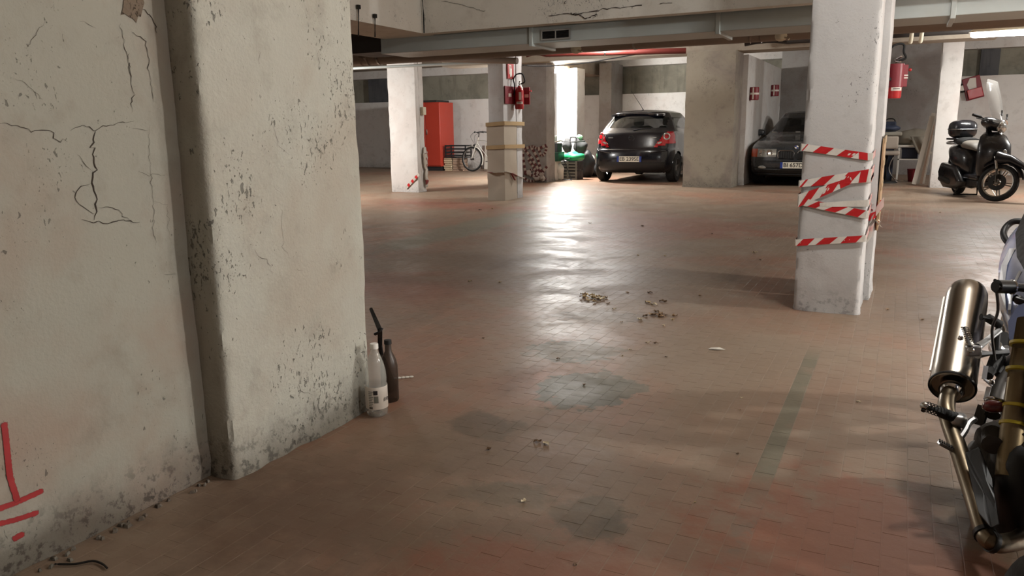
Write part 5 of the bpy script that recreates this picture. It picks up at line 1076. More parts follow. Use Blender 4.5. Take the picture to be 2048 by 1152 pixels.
S('indicator_lens', MT['lens'], lambda m: m.ell((-0.10, 0.535, 0.70), (0.03, 0.015, 0.035)))
S('badge', MT['chrome'], lambda m: m.ell((-0.02, 0.555, 0.66), (0.022, 0.008, 0.022)))
S('steering_column', MT['scoot_black'], lambda m: m.tube([(0, 0.34, 0.92), (0, 0.28, 1.06)], [0.07, 0.06], 12))
hs = S('headset', MT['scoot_black'], lambda m: m.ell((0, 0.33, 1.09), (0.17, 0.15, 0.085), Matrix.Rotation(-0.15, 3, 'X'), p=0.85)); S('headlamp', MT['lens'], lambda m: m.ell((0, 0.46, 1.06), (0.10, 0.06, 0.07), p=0.85), hs); S('headlamp_rim', MT['chrome'], lambda m: m.lathe([(0.085, 0.0), (0.10, 0.01), (0.105, -0.01)], 24, axis_m(Vector((0, 0.475, 1.06)), (0, 1, -0.15))), hs)
for sx in (-1, 1):
    S('grip', MT['rubber'], lambda m: m.tube([(sx * 0.16, 0.27, 1.11), (sx * 0.24, 0.24, 1.12), (sx * 0.36, 0.18, 1.115)], [0.015, 0.019, 0.019], 10)); S('brake_lever', MT['dark_metal'], lambda m: m.tube([(sx * 0.17, 0.33, 1.09), (sx * 0.25, 0.30, 1.085), (sx * 0.35, 0.24, 1.075)], 0.008, 6))
    S('screen_bolt', MT['black_plastic'], lambda m: m.tube([(sx * 0.10, 0.45, 1.20), (sx * 0.10, 0.43, 1.27)], 0.014, 8))
ws = []
for k in range(9):
    u_ = k / 8; z = 1.08 + 0.62 * u_; hw = 0.20 + 0.07 * sin(pi * u_ * 0.75) - 0.19 * max(0, u_ - 0.7) ** 1.4 * 3.2; hw = max(0.05, hw); ws.append([Vector((hw * s_, 0.50 - 0.30 * u_ - 0.09 * s_ * s_, z)) for s_ in [-1 + 0.2 * j for j in range(11)]])
wsm = MB(); wsm.loft(ws, closed=False, cap=False); wsm.v = [STEER @ p for p in wsm.v]; o = wsm.build('windscreen', MT['clear'], sc_); so = o.modifiers.new('solid', 'SOLIDIFY'); so.thickness = 0.005
S('floorboard', MT['scoot_black'], lambda m: m.box(-0.17, 0.17, -0.12, 0.36, 0.28, 0.36), bevel=0.03); S('belly', MT['black_plastic'], lambda m: m.box(-0.13, 0.13, -0.25, 0.32, 0.17, 0.29), bevel=0.03)
S('rear_body', MT['scoot_black'], lambda m: m.loft(shell([(-0.06, 0.46, 0.16, 0.12), (-0.18, 0.54, 0.20, 0.19), (-0.40, 0.58, 0.19, 0.21), (-0.62, 0.62, 0.16, 0.20), (-0.82, 0.68, 0.10, 0.14), (-0.93, 0.71, 0.05, 0.07)])), ang=60)
S('seat', MT['seat_sheen'], lambda m: m.loft(shell([(0.02, 0.72, 0.03, 0.08), (-0.06, 0.765, 0.065, 0.13), (-0.25, 0.785, 0.07, 0.155), (-0.34, 0.79, 0.07, 0.155)])), ang=60); S('passenger_seat', MT['rubber'], lambda m: m.loft(shell([(-0.30, 0.80, 0.075, 0.155), (-0.50, 0.83, 0.07, 0.15), (-0.72, 0.84, 0.055, 0.12), (-0.80, 0.84, 0.02, 0.07)])), ang=60)  # front seat's grey is a reflected highlight put into its colour
S('grab_handle', MT['alu'], lambda m: m.tube(catmull([(-0.17, -0.50, 0.80), (-0.19, -0.75, 0.80), (-0.10, -0.92, 0.82), (0.10, -0.92, 0.82), (0.19, -0.75, 0.80), (0.17, -0.50, 0.80)], 4), 0.014, 8)); S('indicator', MT['orange_lens'], lambda m: m.ell((-0.20, -0.88, 0.66), (0.03, 0.03, 0.022)))
tc = S('top_case', MT['scoot_black'], lambda m: m.ell((0, -0.72, 1.02), (0.185, 0.20, 0.145), p=0.66), ang=60)
S('case_trim', MT['alu'], lambda m: m.tube([Vector((0.188 * math.copysign(abs(cos(a)) ** 0.66, cos(a)), -0.72 + 0.203 * math.copysign(abs(sin(a)) ** 0.66, sin(a)), 1.02)) for a in [2 * pi * k / 40 for k in range(40)]], 0.006, 6, closed=True), tc); S('case_plate', MT['black_plastic'], lambda m: m.box(-0.15, 0.15, -0.94, -0.55, 0.855, 0.885), tc, bevel=0.01)
EC = ((-0.05, 0.24), (-0.12, 0.16), (-0.40, 0.11), (-0.74, 0.11), (-0.90, 0.20), (-0.97, 0.36), (-0.90, 0.50), (-0.30, 0.46))
for sx in (-1, 1): S('engine_cover', MT['scoot_black'], lambda m: m.loft([[Vector((sx * 0.07, yy, zz)) for yy, zz in EC], [Vector((sx * 0.20, yy, zz)) for yy, zz in EC], [Vector((sx * 0.24, -0.45 + (yy + 0.45) * 0.85, 0.30 + (zz - 0.30) * 0.8)) for yy, zz in EC]]), bevel=0.02)
S('exhaust', MT['dark_metal'], lambda m: m.tube([(0.14, -0.1, 0.2), (0.2, -0.35, 0.2), (0.22, -0.45, 0.22), (0.22, -0.80, 0.25)], [0.02, 0.025, 0.05, 0.05], 14)); S('rear_shock', MT['chrome'], lambda m: m.tube([(-0.17, -0.66, 0.32), (-0.17, -0.60, 0.58)], 0.03, 10))
S('side_stand', MT['steel'], lambda m: m.tube([(-0.13, 0.05, 0.24), (-0.24, 0.12, 0.01)], 0.012, 8)); S('centre_stand', MT['dark_metal'], lambda m: (m.tube([(-0.12, -0.28, 0.2), (-0.17, -0.38, 0.02), (0.17, -0.38, 0.02), (0.12, -0.28, 0.2)], 0.014, 8)))
S('rear_mudflap', MT['black_plastic'], lambda m: m.bar((0, -0.92, 0.62), (0, -0.99, 0.38), 0.15, 0.012)); S('foot_rest', MT['alu'], lambda m: m.bar((-0.15, -0.02, 0.345), (-0.19, -0.20, 0.345), 0.05, 0.015))
# ================================================================== BICYCLE
bc = flo(945, 343); bdir = Vector((-1, 0.06, 0)).normalized()
by = thing('bicycle', 'white bicycle leaning behind the slim column beside the stacked crate', 'bicycle', tuple(bc - bdir * 0.55), atan2(bdir.y, bdir.x) - pi / 2)
MT['bike_frame'] = simple('bicycle_white', (210, 206, 196), 0.35, 0.1, 0.06)
def Y_(name, mat, fn, parent=by, **kw): return part(name, mat, parent, fn, world=False, **kw)
for y in (0.55, -0.52):
    R = 0.335; Ma = Matrix.Translation((0, y, R)) @ Matrix.Rotation(pi / 2, 4, 'Y')
    t_ = Y_('wheel', MT['rubber'], lambda m: m.lathe([(R - 0.022 + 0.022 * cos(a), 0.022 * sin(a)) for a in [k * pi / 4 for k in range(8)]], 48, Ma, closed=True)); Y_('rim', MT['alu'], lambda m: m.lathe([(R - 0.058, -0.012), (R - 0.04, -0.014), (R - 0.04, 0.014), (R - 0.058, 0.012)], 48, Ma, closed=True), t_); Y_('hub', MT['dark_metal'], lambda m: m.lathe([(0, -0.05), (0.03, -0.05), (0.018, 0), (0.03, 0.05), (0, 0.05)], 14, Ma), t_)
    for k in range(16):
        a = 2 * pi * k / 16; Y_('spoke', MT['steel'], lambda m: m.tube([Ma @ Vector((0.02, 0, 0.03 if k % 2 else -0.03)), Ma @ Vector(((R - 0.05) * cos(a), (R - 0.05) * sin(a), 0))], 0.0028, 4), t_)
    Y_('mudguard', MT['bike_frame'], lambda m: m.lathe([(R + 0.012, -0.028), (R + 0.026, 0), (R + 0.012, 0.028), (R + 0.010, 0.026), (R + 0.022, 0), (R + 0.010, -0.026)], 26, Ma, closed=True, a0=pi * 0.85, a1=pi * 1.65) if y > 0 else m.lathe([(R + 0.012, -0.028), (R + 0.026, 0), (R + 0.012, 0.028), (R + 0.010, 0.026), (R + 0.022, 0), (R + 0.010, -0.026)], 26, Ma, closed=True, a0=pi * 0.55, a1=pi * 1.5))
for sx in (-1, 1): Y_('fork_blade', MT['bike_frame'], lambda m: m.tube(catmull([(sx * 0.055, 0.55, 0.335), (sx * 0.05, 0.46, 0.55), (sx * 0.035, 0.40, 0.72)], 4), 0.013, 8))
for a, b, r in (((0, 0.40, 0.70), (0, 0.33, 0.92), 0.019), ((0, 0.36, 0.84), (0, -0.10, 0.80), 0.016), ((0, 0.38, 0.76), (0, -0.02, 0.30), 0.018), ((0, -0.02, 0.30), (0, -0.17, 0.86), 0.016), ((0.05, -0.52, 0.335), (0, -0.02, 0.30), 0.011), ((0.05, -0.52, 0.335), (0, -0.13, 0.76), 0.010), ((-0.05, -0.52, 0.335), (0, -0.13, 0.76), 0.010)):
    Y_('frame_tube', MT['bike_frame'], lambda m: m.tube([a, b], r, 8))
Y_('stem', MT['black_plastic'], lambda m: m.tube([(0, 0.33, 0.92), (0, 0.31, 1.02), (0, 0.38, 1.05)], 0.014, 8)); Y_('handlebar', MT['black_plastic'], lambda m: m.tube(catmull([(-0.30, 0.26, 1.05), (-0.16, 0.34, 1.06), (0, 0.38, 1.05), (0.16, 0.34, 1.06), (0.30, 0.26, 1.05)], 4), 0.013, 8))
for sx in (-1, 1):
    Y_('grip', MT['rubber'], lambda m: m.tube([(sx * 0.19, 0.325, 1.06), (sx * 0.31, 0.255, 1.05)], 0.02, 8)); Y_('brake_lever', MT['dark_metal'], lambda m: m.tube([(sx * 0.16, 0.37, 1.05), (sx * 0.27, 0.33, 1.03)], 0.008, 6)); Y_('brake_cable', MT['black_plastic'], lambda m: m.tube(catmull([(sx * 0.15, 0.37, 1.05), (sx * 0.10, 0.52, 0.95), (sx * 0.04, 0.48, 0.80), (0, 0.42, 0.72)], 4), 0.004, 5))
Y_('brake_caliper', MT['dark_metal'], lambda m: m.ell((0, 0.47, 0.70), (0.05, 0.03, 0.035))); Y_('saddle', MT['rubber'], lambda m: m.loft(shell([(-0.02, 0.92, 0.012, 0.02), (-0.12, 0.925, 0.02, 0.035), (-0.24, 0.93, 0.03, 0.09), (-0.30, 0.93, 0.02, 0.07)], 12, 1))); Y_('chainring', MT['dark_metal'], lambda m: m.lathe([(0.03, 0.05), (0.09, 0.05), (0.09, 0.055), (0.03, 0.055)], 28, Matrix.Translation((0, -0.02, 0.30)) @ Matrix.Rotation(pi / 2, 4, 'Y'), closed=True))
for sx, dz in ((-1, 0.0), (1, 0.0)):
    Y_('crank', MT['alu'], lambda m: m.bar((sx * 0.07, -0.02, 0.30), (sx * 0.08, -0.02 + sx * 0.16, 0.27), 0.02, 0.012)); Y_('pedal', MT['black_plastic'], lambda m: m.obox((sx * 0.13, -0.02 + sx * 0.16, 0.27), (0.09, 0.07, 0.02)))
# ================================================================== THINGS ALONG THE BACK
def pxbox(x0, y0, x1, y1, Y, dep):
    a, b = pY(x0, y1, Y), pY(x1, y0, Y); return (a.x, b.x, Y, Y + dep, max(0.0, a.z), b.z)
MT['cab_red'] = simple('red_cabinet', (176, 60, 44), 0.42, 0, 0.06, 3); MT['crate_black'] = simple('black_crate', (34, 34, 36), 0.6, 0, 0.15); MT['slab_cream'] = simple('cream_tile', (206, 186, 156), 0.8, 0, 0.15, 14); MT['slab_pink'] = simple('pink_tile', (176, 148, 128), 0.8, 0, 0.15, 14)
MT['cloth_grey'] = simple('grey_cloth', (146, 140, 128), 0.9, 0, 0.15, 9, 0.1); MT['green'] = simple('green_bag', (38, 168, 104), 0.4, 0, 0.15, 8); MT['green_dark'] = simple('dark_green', (18, 66, 46), 0.5, 0, 0.15); MT['white_bag'] = simple('white_bag', (218, 212, 200), 0.6, 0, 0.1, 8); MT['grey_plastic'] = simple('grey_plastic', (120, 120, 112), 0.5, 0, 0.1); MT['blue_dark'] = simple('dark_blue', (44, 52, 72), 0.6, 0, 0.15); MT['beige'] = simple('beige_cushion', (158, 146, 134), 0.85, 0, 0.1, 10); MT['wood_white'] = simple('painted_board', (206, 198, 186), 0.6, 0, 0.1, 6); MT['charcoal'] = simple('charcoal_cloth', (62, 62, 62), 0.85, 0, 0.2, 10, 0.1)
def block(name, mat, b, parent, **kw): return part(name, mat, parent, lambda m: m.box(*b), **kw)
# red metal cabinet
cb0 = pY(846, 338, 18.6); cb1 = pY(878, 204, 18.6); X0, X1, ZT = cb0.x - 0.35, cb1.x, cb1.z
cab = thing('metal_cabinet', 'tall red metal cabinet against the back wall left of the bicycle', 'cabinet', ((X0 + X1) / 2, 18.9, 0))
block('cabinet_body', MT['cab_red'], (X0, X1, 18.62, 19.35, 0.12, ZT), cab, bevel=0.01); block('plinth', MT['crate_black'], (X0 + 0.02, X1 - 0.02, 18.66, 19.32, 0, 0.12), cab)
for k in (0, 1):
    xa, xb_ = X0 + (X1 - X0) * k / 2 + 0.006, X0 + (X1 - X0) * (k + 1) / 2 - 0.006; d_ = block('cabinet_door', MT['cab_red'], (xa, xb_, 18.60, 18.62, 0.15, ZT - 0.03), cab, bevel=0.006); xh = xb_ - 0.05 if k == 0 else xa + 0.05
    block('door_handle', MT['steel'], (xh - 0.012, xh + 0.012, 18.575, 18.60, 1.0, 1.14), d_, bevel=0.004)
block('cabinet_lid', MT['galv_dark'], (X0 - 0.02, X1 - 0.1, 18.65, 19.3, ZT, ZT + 0.06), cab, bevel=0.01)
# stacks of tiles with a black crate on top
def stack(px0, px1, ytop, n, mat, label, Y, grp):
    a = pY(px0, ytop, Y); b = pY(px1, ytop, Y); h = a.z / n; r = random.Random(int(px0))
    for k in range(n):
        m_ = MB(); m_.box(-(b.x - a.x) / 2, (b.x - a.x) / 2, -0.13, 0.13, 0.0, h * 0.80); o = m_.build('tile_slab', mat, smooth=False, bevel=0.004)
        o.location = ((a.x + b.x) / 2 + r.gauss(0, 0.008), Y + 0.13 + r.gauss(0, 0.01), k * h + 0.0005); o.rotation_euler = (0, 0, r.gauss(0, 0.03))
        tag(o, label, 'tile', grp)
stack(888, 903, 315, 7, MT['slab_cream'], 'cream slab in the left stack under the black crate', 18.7, 'cream slabs under the crate'); stack(905, 926, 316, 8, MT['slab_pink'], 'pinkish slab in the right stack under the black crate', 18.7, 'pinkish slabs under the crate')
b = pxbox(890, 290, 931, 315.5, 18.68, 0.34); cr = thing('plastic_crate', 'black slatted plastic crate on top of the tile stacks', 'crate', ((b[0] + b[1]) / 2, 18.85, b[4]))
x0, x1, y0, y1, z0, z1 = b
block('crate_floor', MT['crate_black'], (x0, x1, y0, y1, z0, z0 + 0.02), cr)
for xx in (x0, x1 - 0.03):
    for yy in (y0, y1 - 0.03): block('corner_post', MT['crate_black'], (xx, xx + 0.03, yy, yy + 0.03, z0 + 0.02, z1), cr)
for k in range(4):
    zz = z0 + 0.04 + k * (z1 - z0 - 0.06) / 3.2
    for nm, bb in (('crate_slat', (x0, x1, y0 + 0.002, y0 + 0.014, zz, zz + 0.035)), ('crate_slat', (x0, x1, y1 - 0.014, y1 - 0.002, zz, zz + 0.035)), ('crate_slat', (x0 + 0.002, x0 + 0.014, y0, y1, zz, zz + 0.035)), ('crate_slat', (x1 - 0.014, x1 - 0.002, y0, y1, zz, zz + 0.035))): block(nm, MT['crate_black'], bb, cr)
a = pY(964, 286, 19.5); b_ = pY(1000, 342, 19.5); m_ = MB(); m_.box(-0.45, 0.45, -0.01, 0.01, 0, a.z - 0.0); o = m_.build('white_board', MT['wood_white'], bevel=0.003); o.location = ((a.x + b_.x) / 2 + 0.1, 19.6, 0.0); o.rotation_euler = (-0.12, 0, 0.05); tag(o, 'white panel leaning on the back wall behind the bicycle', 'panel')
o.location.y = 19.75
sw = pX(838, 222, -7.895); m_ = MB(); m_.box(-0.02, 0.05, -0.05, 0.05, -0.07, 0.07); o = m_.build('switch_box', MT['white_plastic'], bevel=0.01); o.location = (-7.87, 12.12, sw.z); tag(o, 'small cream switch box on the shaded twin of the lit column', 'switch')
# ---------------------------------------------------------------- clutter between grey column and hatchback
YC = 15.98
def pile(name, c, rad, mat, label, cat, seed=1.0, amp=0.25, flat=True):
    m_ = MB(); m_.ell((0, 0, 0), rad, nu=22, nv=14); r0 = max(rad)
    for v in m_.v:
        n = v.normalized() if v.length else Vector((0, 0, 1)); v += n * r0 * amp * (noise.noise(v * (3.2 / r0 * 0.35) + Vector((seed, seed * 2, 0))) + 0.4 * noise.noise(v * (7.0 / r0 * 0.35) + Vector((seed, 0, 4))))
        if flat: v.z = max(v.z, -rad[2] * 0.85)
    o_ = m_.build(name, mat, ang=70); o_.location = (c[0], c[1], c[2] + rad[2] * 0.85 if flat else c[2]); tag(o_, label, cat); return o_
bx_ = pxbox(1095, 323, 1109, 358, YC - 0.40, 0.36); th = thing('storage_box', 'white box printed with a dark bracket shape beside the taped grey column', 'box', ((bx_[0] + bx_[1]) / 2, bx_[2] + 0.2, 0)); block('box_body', MT['white_paint'], (bx_[0] - 0.06, bx_[1], bx_[2], bx_[3], 0, bx_[5]), th, bevel=0.008)
block('box_print', MT['ink'], (bx_[0] + 0.0, bx_[1] - 0.03, bx_[2] - 0.003, bx_[2], bx_[5] * 0.42, bx_[5] * 0.47), th); block('box_print', MT['ink'], (bx_[1] - 0.045, bx_[1] - 0.03, bx_[2] - 0.003, bx_[2], bx_[5] * 0.12, bx_[5] * 0.42), th)
g_ = (bx_[0] - 0.06, bx_[1] + 0.07, bx_[2] + 0.02, bx_[3] - 0.02, bx_[5], bx_[5] + 0.20); th = thing('storage_bin', 'dark green bin standing on the white printed box', 'bin', ((g_[0] + g_[1]) / 2, bx_[2] + 0.2, g_[4])); part('bin_body', MT['green_dark'], th, lambda m: m.obox(((g_[0] + g_[1]) / 2, bx_[2] + 0.2, (g_[4] + g_[5]) / 2), (g_[1] - g_[0], 0.34, 0.20), top=1.06), bevel=0.01); block('bin_rim', MT['green_dark'], (g_[0] - 0.02, g_[1] + 0.02, bx_[2], bx_[3], g_[5] - 0.03, g_[5]), th, bevel=0.006)
th = thing('cardboard_box', 'black open box with a white flap on the dark green bin', 'box', ((g_[0] + g_[1]) / 2, bx_[2] + 0.2, g_[5])); block('box_body', MT['crate_black'], (g_[0] + 0.08, g_[1] - 0.02, bx_[2] + 0.05, bx_[3] - 0.05, g_[5], g_[5] + 0.19), th, bevel=0.005); part('box_flap', MT['white_bag'], th, lambda m: m.obox(((g_[0] + g_[1]) / 2 + 0.06, bx_[2] + 0.12, g_[5] + 0.215), (0.26, 0.24, 0.01), Matrix.Rotation(-0.25, 3, 'Y')), smooth=False)
th = thing('cardboard_box', 'small grey box at the very top of the clutter by the grey column', 'box', (g_[0] + 0.12, bx_[3] + 0.3, 0)); a = pY(1104, 272, bx_[3] + 0.2); block('box_body', MT['grey_plastic'], (a.x - 0.3, a.x, bx_[3] + 0.2, bx_[3] + 0.5, 0.0, a.z), th, bevel=0.006); block('box_tape', MT['tape_brown'], (a.x - 0.17, a.x - 0.13, bx_[3] + 0.197, bx_[3] + 0.2, 0, a.z), th)
# grey stacking crates
x0 = pY(1117, 340, YC).x; x1 = pY(1154, 340, YC).x; zt = pY(1135, 322, YC).z
for lev, lab in ((0, 'lower grey slotted crate in the clutter'), (1, 'upper grey slotted crate in the clutter')):
    za, zb = zt * lev / 2 + 0.001, zt * (lev + 1) / 2 - 0.002; th = thing('stacking_crate', lab, 'crate', ((x0 + x1) / 2, YC + 0.2, za)); block('crate_body', MT['crate_black'], (x0 + 0.012, x1 - 0.012, YC + 0.012, YC + 0.4, za, zb - 0.01), th)
    for k in range(3): block('crate_slat', MT['grey_plastic'], (x0, x1, YC, YC + 0.012, za + 0.005 + k * (zb - za) / 3, za + (k + 0.62) * (zb - za) / 3), th)
    for xx in (x0, (x0 + x1) / 2 - 0.02, x1 - 0.04): block('crate_rib', MT['grey_plastic'], (xx, xx + 0.04, YC - 0.006, YC, za, zb), th)
c = pY(1147, 322, YC + 0.15); pile('plastic_bag', (c.x, YC + 0.2, zt + 0.0), (0.26, 0.2, 0.10), MT['green'], 'bright green plastic bag on the grey crates', 'bag', 3.0, 0.3)
c = pY(1120, 322, YC + 0.2); pile('plastic_bag', (c.x + 0.16, YC - 0.16, 0.0), (0.09, 0.09, 0.2), MT['white_bag'], 'white plastic bag heaped against the left end of the grey crates', 'bag', 5.0, 0.28)
th = thing('folding_stool', 'thin black folding frame leaning on the grey crates', 'stool', (pY(1138, 350, YC - 0.25).x, YC - 0.25, 0)); 
def P(x, y):
    p_ = pY(x, y, YC - 0.22)
    if y >= 340: p_.z = 0.014
    return p_
for a, b in (((1127, 318), (1143, 349)), ((1125, 340), (1131, 351)), ((1128, 351), (1144, 350)), ((1124, 321), (1140, 316))): part('frame_bar', MT['black_plastic'], th, lambda m: m.tube([P(*a), P(*b)], 0.014, 6))
# clothes trolley
th = thing('clothes_trolley', 'metal clothes trolley with grey garments in front of the glaring white column', 'trolley', (pY(1147, 330, 16.55).x, 16.55, 0)); Q = lambda x, y, dy=0.0: pY(x, y, 16.55 + dy)
for px in (1140.5, 1153):
    for dy in (0, 0.3): part('upright', MT['chrome'], th, lambda m: m.tube([(Q(px, 300).x, 16.55 + dy, 0.02), (Q(px, 300).x, 16.55 + dy, Q(px, 276).z)], 0.012, 8))
part('top_bar', MT['black_plastic'], th, lambda m: m.tube(catmull([Q(1140.5, 276), Q(1143, 274.5), Q(1150, 274.5), Q(1153, 276)], 4), 0.016, 8)); part('shelf_rail', MT['dark_metal'], th, lambda m: m.tube([Q(1123, 283), Q(1145, 284), Q(1170, 282)], 0.018, 8)); part('base_rail', MT['chrome'], th, lambda m: (m.box(Q(1140.5, 300).x, Q(1153, 300).x, 16.55, 16.85, 0.02, 0.05)))
pile('garment', (Q(1129, 300).x, 16.7, Q(1129, 306).z), (0.11, 0.1, 0.18), MT['charcoal'], 'grey garment bundle hanging left on the clothes trolley', 'garment', 7.0, 0.3); pile('garment', (Q(1153, 300).x + 0.03, 16.7, Q(1153, 308).z), (0.16, 0.1, 0.20), MT['charcoal'], 'wide grey garment bundle hanging right on the clothes trolley', 'garment', 9.0, 0.3)
pile('plastic_bag', (Q(1155, 280).x, 16.7, Q(1155, 281).z), (0.07, 0.07, 0.07), simple('pale_green_bag', (140, 190, 150), 0.4, 0, 0.1), 'pale green bag perched on top of the clothes trolley', 'bag', 2.0, 0.3)
pile('rubbish_sack', (pY(1172, 330, 16.9).x, 16.98, 0), (0.15, 0.15, 0.34), MT['crate_black'], 'black rubbish sack between the clothes trolley and the hatchback', 'sack', 4.0, 0.2); pile('rubbish_sack', (pY(1183, 340, 17.3).x, 17.4, 0), (0.2, 0.2, 0.16), MT['crate_black'], 'flat black rubbish sack right beside the hatchback', 'sack', 6.0, 0.25)
pile('plastic_bag', (pY(1182, 320, 17.4).x, 17.4, 0.285), (0.1, 0.1, 0.11), MT['white_bag'], 'white plastic bag on the flat black sack beside the hatchback', 'bag', 8.0, 0.3)
m_ = MB(); m_.ell((0, 0, 0.01), (0.05, 0.03, 0.012)); o = m_.build('paper_scrap', MT['white_bag']); o.location = flo(1123, 360); tag(o, 'small white paper scrap on the floor before the clutter', 'paper')
# ---------------------------------------------------------------- niche right of the taped column: table, chair, boards
YN = 17.0
ta = pY(1797, 290, YN); tb = pY(1838, 288, YN); zt = ta.z; th = thing('side_table', 'white metal table loaded with covered things in the dim niche', 'table', ((ta.x + tb.x) / 2 + 0.1, YN + 0.25, 0))
block('table_top', MT['white_paint'], (ta.x - 0.02, tb.x + 0.12, YN, YN + 0.5, zt - 0.04, zt), th, bevel=0.006)
for xx in (ta.x, tb.x + 0.06):
    for yy in (YN + 0.02, YN + 0.44): block('leg', MT['white_paint'], (xx, xx + 0.035, yy, yy + 0.035, 0, zt - 0.04), th, bevel=0.004)
zs = pY(1820, 319, YN).z; block('lower_rail', MT['white_paint'], (ta.x, tb.x + 0.09, YN + 0.02, YN + 0.04, zs - 0.012, zs + 0.012), th)
o = pile('cloth_bundle', ((ta.x + tb.x) / 2 + 0.06, YN + 0.25, zt), (0.32, 0.24, 0.16), MT['cloth_grey'], 'grey cloth draped over a bundle on the white table', 'cloth', 12.0, 0.28)
m_ = MB(); cl = [[Vector((x, YN - 0.03 - 0.02 * sin(x * 30), z)) for x in [tb.x - 0.16 + 0.03 * k for k in range(9)]] for z in (zt + 0.16, zt + 0.04, zt - 0.08, zt - 0.18)]
for i, r_ in enumerate(cl):
    for v in r_: v.x += 0.11 * i * 0.5
m_.loft(cl, closed=False, cap=False); o2 = m_.build('cloth_drape', MT['cloth_grey'], o); o2.matrix_parent_inverse = Matrix.Translation(o.location).inverted(); s_ = o2.modifiers.new('solid', 'SOLIDIFY'); s_.thickness = 0.01
b = (ta.x + 0.07, tb.x, YN + 0.1, YN + 0.4, zs + 0.02, zt - 0.06); th = thing('storage_box', 'dark blue box on the rail under the white table', 'box', ((b[0] + b[1]) / 2, YN + 0.25, b[4])); block('box_body', MT['blue_dark'], b, th, bevel=0.01); block('box_lid', MT['blue_dark'], (b[0] - 0.01, b[1] + 0.01, b[2] - 0.01, b[3] + 0.01, b[5] - 0.03, b[5]), th, bevel=0.006); block('box_support', MT['dark_metal'], (b[0], b[1], b[2], b[3], b[4] - 0.03, b[4]), th)
c = flo(1823, 343); th = thing('bucket', 'dull red bucket on the floor under the white table', 'bucket', (c.x, YN + 0.25, 0)); part('bucket_body', MT['dark_red'], th, lambda m: m.lathe([(0, 0.0), (0.09, 0.0), (0.12, 0.24), (0.115, 0.24), (0.087, 0.01), (0, 0.01)], 22), world=False); part('bucket_rim', MT['dark_red'], th, lambda m: m.lathe([(0.118, 0.235), (0.128, 0.24), (0.118, 0.245)], 22), world=False)
# chair
c = pY(1775, 300, 16.7); th = thing('padded_chair', 'grey padded chair at the left of the dim niche', 'chair', (c.x, 16.75, 0))
zc = pY(1775, 306, 16.7).z; part('seat', MT['beige'], th, lambda m: m.obox((0, 0, zc), (0.44, 0.42, 0.08)), world=False, bevel=0.03, seg=3); part('backrest', MT['beige'], th, lambda m: m.obox((-0.02, -0.20, zc + 0.20), (0.40, 0.06, 0.24)), world=False, bevel=0.03, seg=3)
part('armrest', MT['cloth_grey'], th, lambda m: m.obox((0.0, 0.05, zc + 0.36), (0.46, 0.12, 0.08)), world=False, bevel=0.03, seg=3); part('swing_base', MT['chrome'], th, lambda m: m.tube(catmull([(0.12, 0, zc - 0.05), (0.05, -0.05, zc * 0.5), (0.16, -0.05, 0.08), (0.32, 0.0, 0.03)], 5), 0.012, 8), world=False)
part('pedestal', MT['dark_metal'], th, lambda m: m.tube([(0, 0, 0.02), (0, 0, zc)], 0.03, 10), world=False); part('foot', MT['dark_metal'], th, lambda m: m.lathe([(0, 0), (0.22, 0), (0.2, 0.03), (0, 0.05)], 20), world=False)
pile('folded_blanket', (c.x, 16.8, zc + 0.41), (0.2, 0.14, 0.07), MT['blue_dark'], 'dark blue folded blanket lying on the padded chair', 'blanket', 3.3, 0.2); b = pxbox(1764, 243, 1793, 292, 17.35, 0.3); th = thing('storage_box', 'dark tall case standing behind the padded chair', 'case', ((b[0] + b[1]) / 2, 17.5, 0)); block('case_body', MT['blue_dark'], (b[0] - 0.1, b[1], b[2], b[3], 0, b[5]), th, bevel=0.02); part('case_handle', MT['dark_metal'], th, lambda m: m.tube(catmull([(b[0] + 0.02, 17.45, b[5]), (b[0] + 0.06, 17.45, b[5] + 0.05), (b[1] - 0.06, 17.45, b[5] + 0.05), (b[1] - 0.02, 17.45, b[5])], 4), 0.012, 6))
# boards leaning against the lit column
for k, ((xa, ya), (xb_, yb_), lab) in enumerate([((1830, 344), (1864, 232), 'first pale board from the left leaning on the lit column'), ((1836, 344), (1869, 226), 'second pale board from the left leaning on the lit column'), ((1842, 345), (1871, 242), 'third pale board from the left leaning on the lit column'), ((1846, 345), (1872, 270), 'short fourth pale board leaning on the lit column')]):
    a, b = flo(xa, ya), None; a = pY(xa, ya, 16.15 + 0.06 * k); a.z = 0.02; b = pY(xb_, yb_, 16.15 + 0.06 * k); b.x = min(b.x, 0.45 + 0.0); m_ = MB(); m_.bar(a, b, 0.075, 0.022, up=Vector((0, 1, 0))); o = m_.build('wooden_board', MT['wood_white'] if k != 2 else MT['slab_pink'], smooth=False, bevel=0.003); tag(o, lab, 'board')
# ================================================================== FOREGROUND BOTTLE AND DEBRIS
MT['pet'] = simple('clear_pet', (206, 206, 198), 0.06, 0, 0.02, alpha=0.22, coat=0.5)
MT['brown_glass'] = simple('brown_glass', (62, 48, 38), 0.4, 0, 0.1, alpha=0.75)
bo = thing('plastic_bottle', 'empty clear plastic bottle with a white label at the foot of the pier', 'bottle', (-1.785, 2.345, 0), 0)
prof = [(0.0, 0.006), (0.018, 0.012), (0.026, 0.002), (0.034, 0.001), (0.041, 0.008), (0.043, 0.02), (0.043, 0.13), (0.041, 0.136), (0.043, 0.142), (0.043, 0.155), (0.040, 0.185), (0.032, 0.218), (0.022, 0.245), (0.0145, 0.262), (0.0135, 0.28)]
part('bottle_body', MT['pet'], bo, lambda m: m.lathe(prof + [(r - 0.0012, z) for r, z in reversed(prof) if r > 0.002], 40), world=False, fix=True)
part('cap', MT['white_paint'], bo, lambda m: m.lathe([(0, 0.292), (0.0155, 0.292), (0.0165, 0.288), (0.0165, 0.272), (0.0155, 0.272)], 26), world=False)
